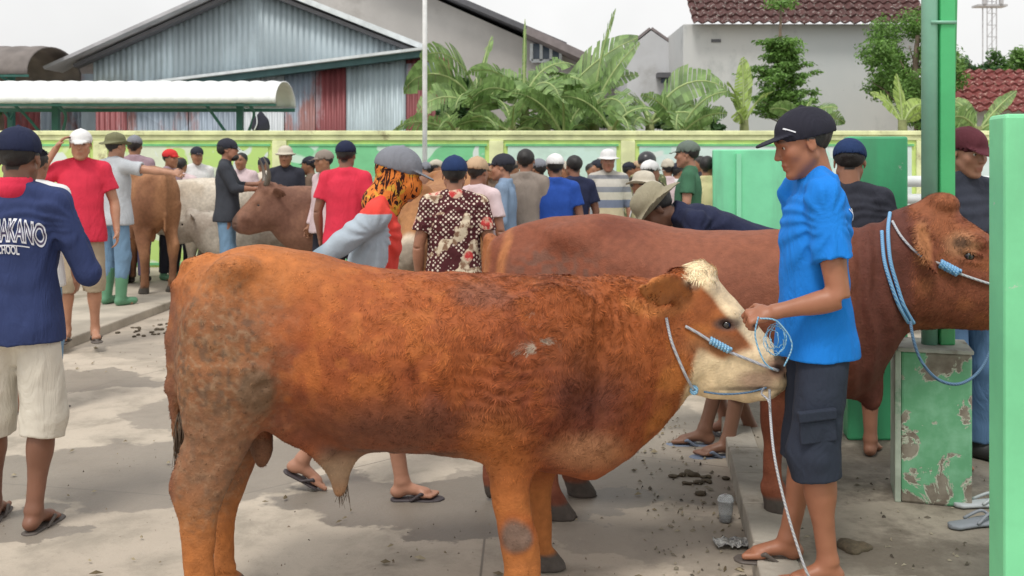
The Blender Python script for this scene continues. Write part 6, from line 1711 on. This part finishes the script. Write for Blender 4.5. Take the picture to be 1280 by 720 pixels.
# ox: doubled blue neck rope, halter, sagging tether
hx = empty('halter', ox.location, CP.th, label='blue halter and doubled neck rope worn by the large ox', cat='halter')
for dx in (-3, 4):
    rope('neck_rope', '', surf_pts(V2_, F2_, [(1110+dx, 268), (1107+dx, 290), (1109+dx, 325), (1116+dx, 355), (1126+dx, 382), (1138+dx, 402)], CP, .009), .0075, blu, hx)
rope('strap', '', surf_pts(V2_, F2_, [(1116, 278), (1128, 298), (1150, 318), (1175, 330), (1200, 342), (1232, 353), (1262, 362)], CP, .009), .005, wht_r, hx)
kn = surf_pts(V2_, F2_, [(1174, 329), (1198, 341)], CP, .012); a, b = kn[0], kn[-1]; ax_ = (b-a).normalized(); e1 = ax_.cross(Vector((0, 1, 0))).normalized(); e2 = ax_.cross(e1); m = MB()
pp = [a+(b-a)*(i/60)+(e1*math.cos(i*.75)+e2*math.sin(i*.75))*.013 for i in range(61)]; m.tube(pp, .0065, 7); m.tube([a, b], .011, 8); m.build('knot', blu, hx, smooth=True)
rope('tether', 'dark blue tether rope sagging in front of the peeling plinth', [W(1138, 402, 3.80), W(1142, 425, 3.78), W(1152, 452, 3.78), W(1172, 474, 3.78), W(1198, 480, 3.78), W(1222, 466, 3.8), W(1238, 436, 3.82), W(1246, 380, 3.85)], .006, dkr)
# ================================================================== small things on the ground
def blob_mesh(name, label, cat, mat, pts_fn, kind=None): pass
def sandal_obj(label, x, y, z, rz, mat, group=None):
    F_ = Field((-.06, -.07, -.01), (.30, .07, .07), .004)
    F_.loft((0, 0, .010), (1, 0, 0), (0, 1, 0), (0, 0, 1), [(0, 0, 0, .012, .009), (.02, 0, 0, .034, .010), (.10, 0, 0, .034, .010), (.18, 0, 0, .046, .009), (.23, 0, 0, .040, .009), (.255, 0, 0, .012, .007)], .004, p=3)
    r_ = empty('sandal', (x, y, z), R(rz), label=label, cat='sandal', group=group); F_.mesh('sole', mat, r_)
    m = MB()
    for s_ in (-1, 1): m.tube(smooth_path([(.20, 0, .022), (.17, s_*.02, .045), (.10, s_*.036, .018)], 5), .006, 6)
    m.build('strap', mat, r_, smooth=True)
c = G(1064, 631, PZ); sandal_obj('loose light blue sandal lying on the right platform beside the boy', c.x-.08, c.y, PZ+.002, 150, plain('light_blue_foam', (.16, .34, .55), .6))
c = G(1214, 662, PZ); sandal_obj('loose grey sandal lying at the foot of the plinth', c.x-.08, c.y, PZ+.002, 20, plain('grey_foam', (.22, .24, .27), .6))
c = G(1216, 640, PZ); sandal_obj('loose pale grey sandal with worn strap nearest the plinth base', c.x-.05, c.y+.05, PZ+.002, 8, plain('pale_foam', (.40, .43, .45), .6))
# clear plastic cup
m_, n_, l_, b_ = new_mat('clear_plastic'); b_.inputs['Transmission Weight'].default_value = .75; b_.inputs['Roughness'].default_value = .15; b_.inputs['Base Color'].default_value = (.85, .88, .9, 1); b_.inputs['IOR'].default_value = 1.2
c = G(907, 652); cup = empty('plastic_cup', (c.x, c.y, 0), label='discarded clear plastic cup standing on the yard beside the kerb', cat='cup')
m = MB(); nn = 20; rr = [(.026, .003), (.030, .05), (.034, .088), (.037, .09), (.034, .092), (.030, .105), (.018, .112), (.0, .113)]
vs_ = [(r*math.cos(6.2832*j/nn), r*math.sin(6.2832*j/nn), z) for r, z in rr for j in range(nn)]
m.add(vs_, [(i*nn+j, i*nn+(j+1) % nn, (i+1)*nn+(j+1) % nn, (i+1)*nn+j) for i in range(len(rr)-1) for j in range(nn)]+[tuple(range(nn))[::-1]])
o = m.build('shell', m_, cup, smooth=True); md = o.modifiers.new('thickness', 'SOLIDIFY'); md.thickness = .0012
m = MB(); m.tube([(0, 0, .004), (0, 0, .02)], .024, 14); m.build('dregs', plain('milky_dregs', (.55, .56, .56), .4), cup)
# crumpled packet
c = G(915, 682); rs = np.random.RandomState(2); gx, gy = np.meshgrid(np.linspace(-.07, .07, 22), np.linspace(-.05, .05, 16), indexing='ij')
gz = .006+.020*np.abs(vnoise(gx, gy, gx*0, 38, 3))+.010*np.abs(vnoise(gx, gy, gx*0, 90, 4)); V = np.stack([gx, gy, gz], -1).reshape(-1, 3); a = (np.arange(21)[:, None]*16+np.arange(15)[None]).ravel()
pm = plain('packet_foil', (.42, .42, .40), .4, .5, 60, dirt=(.05, .05, .06), dirt_amt=.5); o = mesh_np('wrapper', V, np.stack([a, a+16, a+17, a+1], 1), pm, None, smooth=False); o.location = (c.x, c.y, 0); tag(o, 'crumpled silver and black food wrapper on the yard beside the kerb', 'wrapper')
# dung and mud lumps
def lumps(name, label, cx, cy, z, spread, n, r, mat, seed, cat='dung'):
    F_ = Field((-spread-.05, -spread-.05, -.01), (spread+.05, spread+.05, .07), .007); rr_ = random.Random(seed)
    for i in range(n): a_, q_ = rr_.uniform(0, 6.28), rr_.uniform(0, 1)**.7*spread; F_.ell((math.cos(a_)*q_, math.sin(a_)*q_, .003), (r*rr_.uniform(.5, 1.3), r*rr_.uniform(.5, 1.3), r*rr_.uniform(.25, .6)), .012)
    F_.noise(.003, 60, 3); o = F_.mesh(name, mat); o.location = (cx, cy, z); tag(o, label, kind='stuff'); return o
dung = plain('dung', (.085, .065, .040), .85, .3, 40, .6, .008, 90)
c = G(200, 412); lumps('dung_heap', 'low line of dark dung below the left platform', c.x, c.y, 0, .40, 34, .022, dung, 1)
c = G(1062, 684, PZ); lumps('dung_pat', 'flat brown dung pat on the platform behind the boy', c.x, c.y, PZ, .05, 7, .04, dung, 2)
c = G(167, 708); 0 and lumps('dung_crumbs', 'small crumbs of dung on the yard near the lower left', c.x, c.y, 0, .05, 6, .018, dung, 3)
c = G(882, 604); lumps('dung_trail', 'scattered dark dung by the feet of the bending man', c.x, c.y, 0, .18, 16, .022, dung, 4)
# litter: straw bits, leaves, grit
def litter(name, label, n, seed, area, size, mat, z=.003):
    rs = np.random.RandomState(seed); x0, x1, y0, y1 = area
    P = np.stack([rs.uniform(x0, x1, n), y0+(y1-y0)*rs.rand(n)**1.3, np.full(n, z)], 1)
    cl_ = vnoise(P[:, 0], P[:, 1], P[:, 2], 1.1, seed) > -.1; P = P[cl_]; n = len(P)
    a_ = rs.uniform(0, 6.28, n); L_ = size*(.4+1.2*rs.rand(n)**2); w_ = L_*rs.uniform(.12, .7, n)
    d_ = np.stack([np.cos(a_), np.sin(a_), rs.normal(0, .10, n)], 1); e_ = np.stack([-np.sin(a_), np.cos(a_), rs.normal(0, .15, n)], 1)
    hh = np.abs(rs.normal(0, .003, n))+.002
    up = np.array([0, 0, 1.])
    V = np.stack([P-d_*L_[:, None], P-e_*w_[:, None], P+d_*L_[:, None], P+e_*w_[:, None], P+up*(hh+L_*.25)[:, None]], 1).reshape(-1, 3)
    b_ = np.arange(n)*5; Fq = np.concatenate([np.stack([b_, b_+1, b_+4], 1), np.stack([b_+1, b_+2, b_+4], 1), np.stack([b_+2, b_+3, b_+4], 1), np.stack([b_+3, b_, b_+4], 1)])
    o = mesh_np(name, V, Fq, mat, None, smooth=False); tag(o, label, kind='stuff')
gm_ = N
def isl(name, a, b_):
    m, n, l, b = new_mat(name); g = N(n, 'ShaderNodeNewGeometry'); l.new(cmix(n, l, g.outputs['Random Per Island'], a, b_), b.inputs['Base Color']); b.inputs['Roughness'].default_value = .9; return m
litter('grit', 'fine dark grit and crumbs on the yard', 2600, 3, (-5, 5, 3.2, 13), .0055, isl('grit', (.05, .04, .03), (.28, .23, .17)))
litter('straw_litter', 'short bits of straw and dry leaf on the yard', 900, 4, (-5, 4, 3.2, 13), .017, isl('straw', (.42, .36, .24), (.12, .09, .05)))
litter('straw_litter', 'crumbs of straw and dirt on the right platform', 1500, 5, (1.1, 4.5, 3.45, 9), .010, isl('straw2', (.36, .32, .24), (.05, .04, .03)), PZ+.002)
litter('straw_litter', 'crumbs of dirt gathered along the kerb', 380, 6, (.55, 1.0, 3.3, 6.5), .012, isl('straw3', (.34, .30, .22), (.05, .04, .03)))
# bag hung on the stall post behind the wall
c = W(318, 162, 13.75); F_ = Field((-.2, -.12, -.2), (.2, .12, .2), .012)
F_.loft((0, 0, -.14), (0, 0, 1), (1, 0, 0), (0, 1, 0), [(0, 0, 0, .10, .05), (.05, 0, 0, .13, .07), (.16, 0, 0, .11, .06), (.24, 0, 0, .05, .04), (.28, 0, 0, .02, .02)], .01); F_.noise(.006, 14, 3)
bg_ = empty('bag', (c.x, 14.1, 1.965+.13), label='black bag resting on top of the boundary wall', cat='bag'); F_.mesh('sack', cDk, bg_)
m = MB(); m.tube(smooth_path([(-.05, -.06, .10), (-.03, -.09, -.02), (-.07, -.08, -.12)], 5), .008, 5); m.build('strap', lightm, bg_, smooth=True)
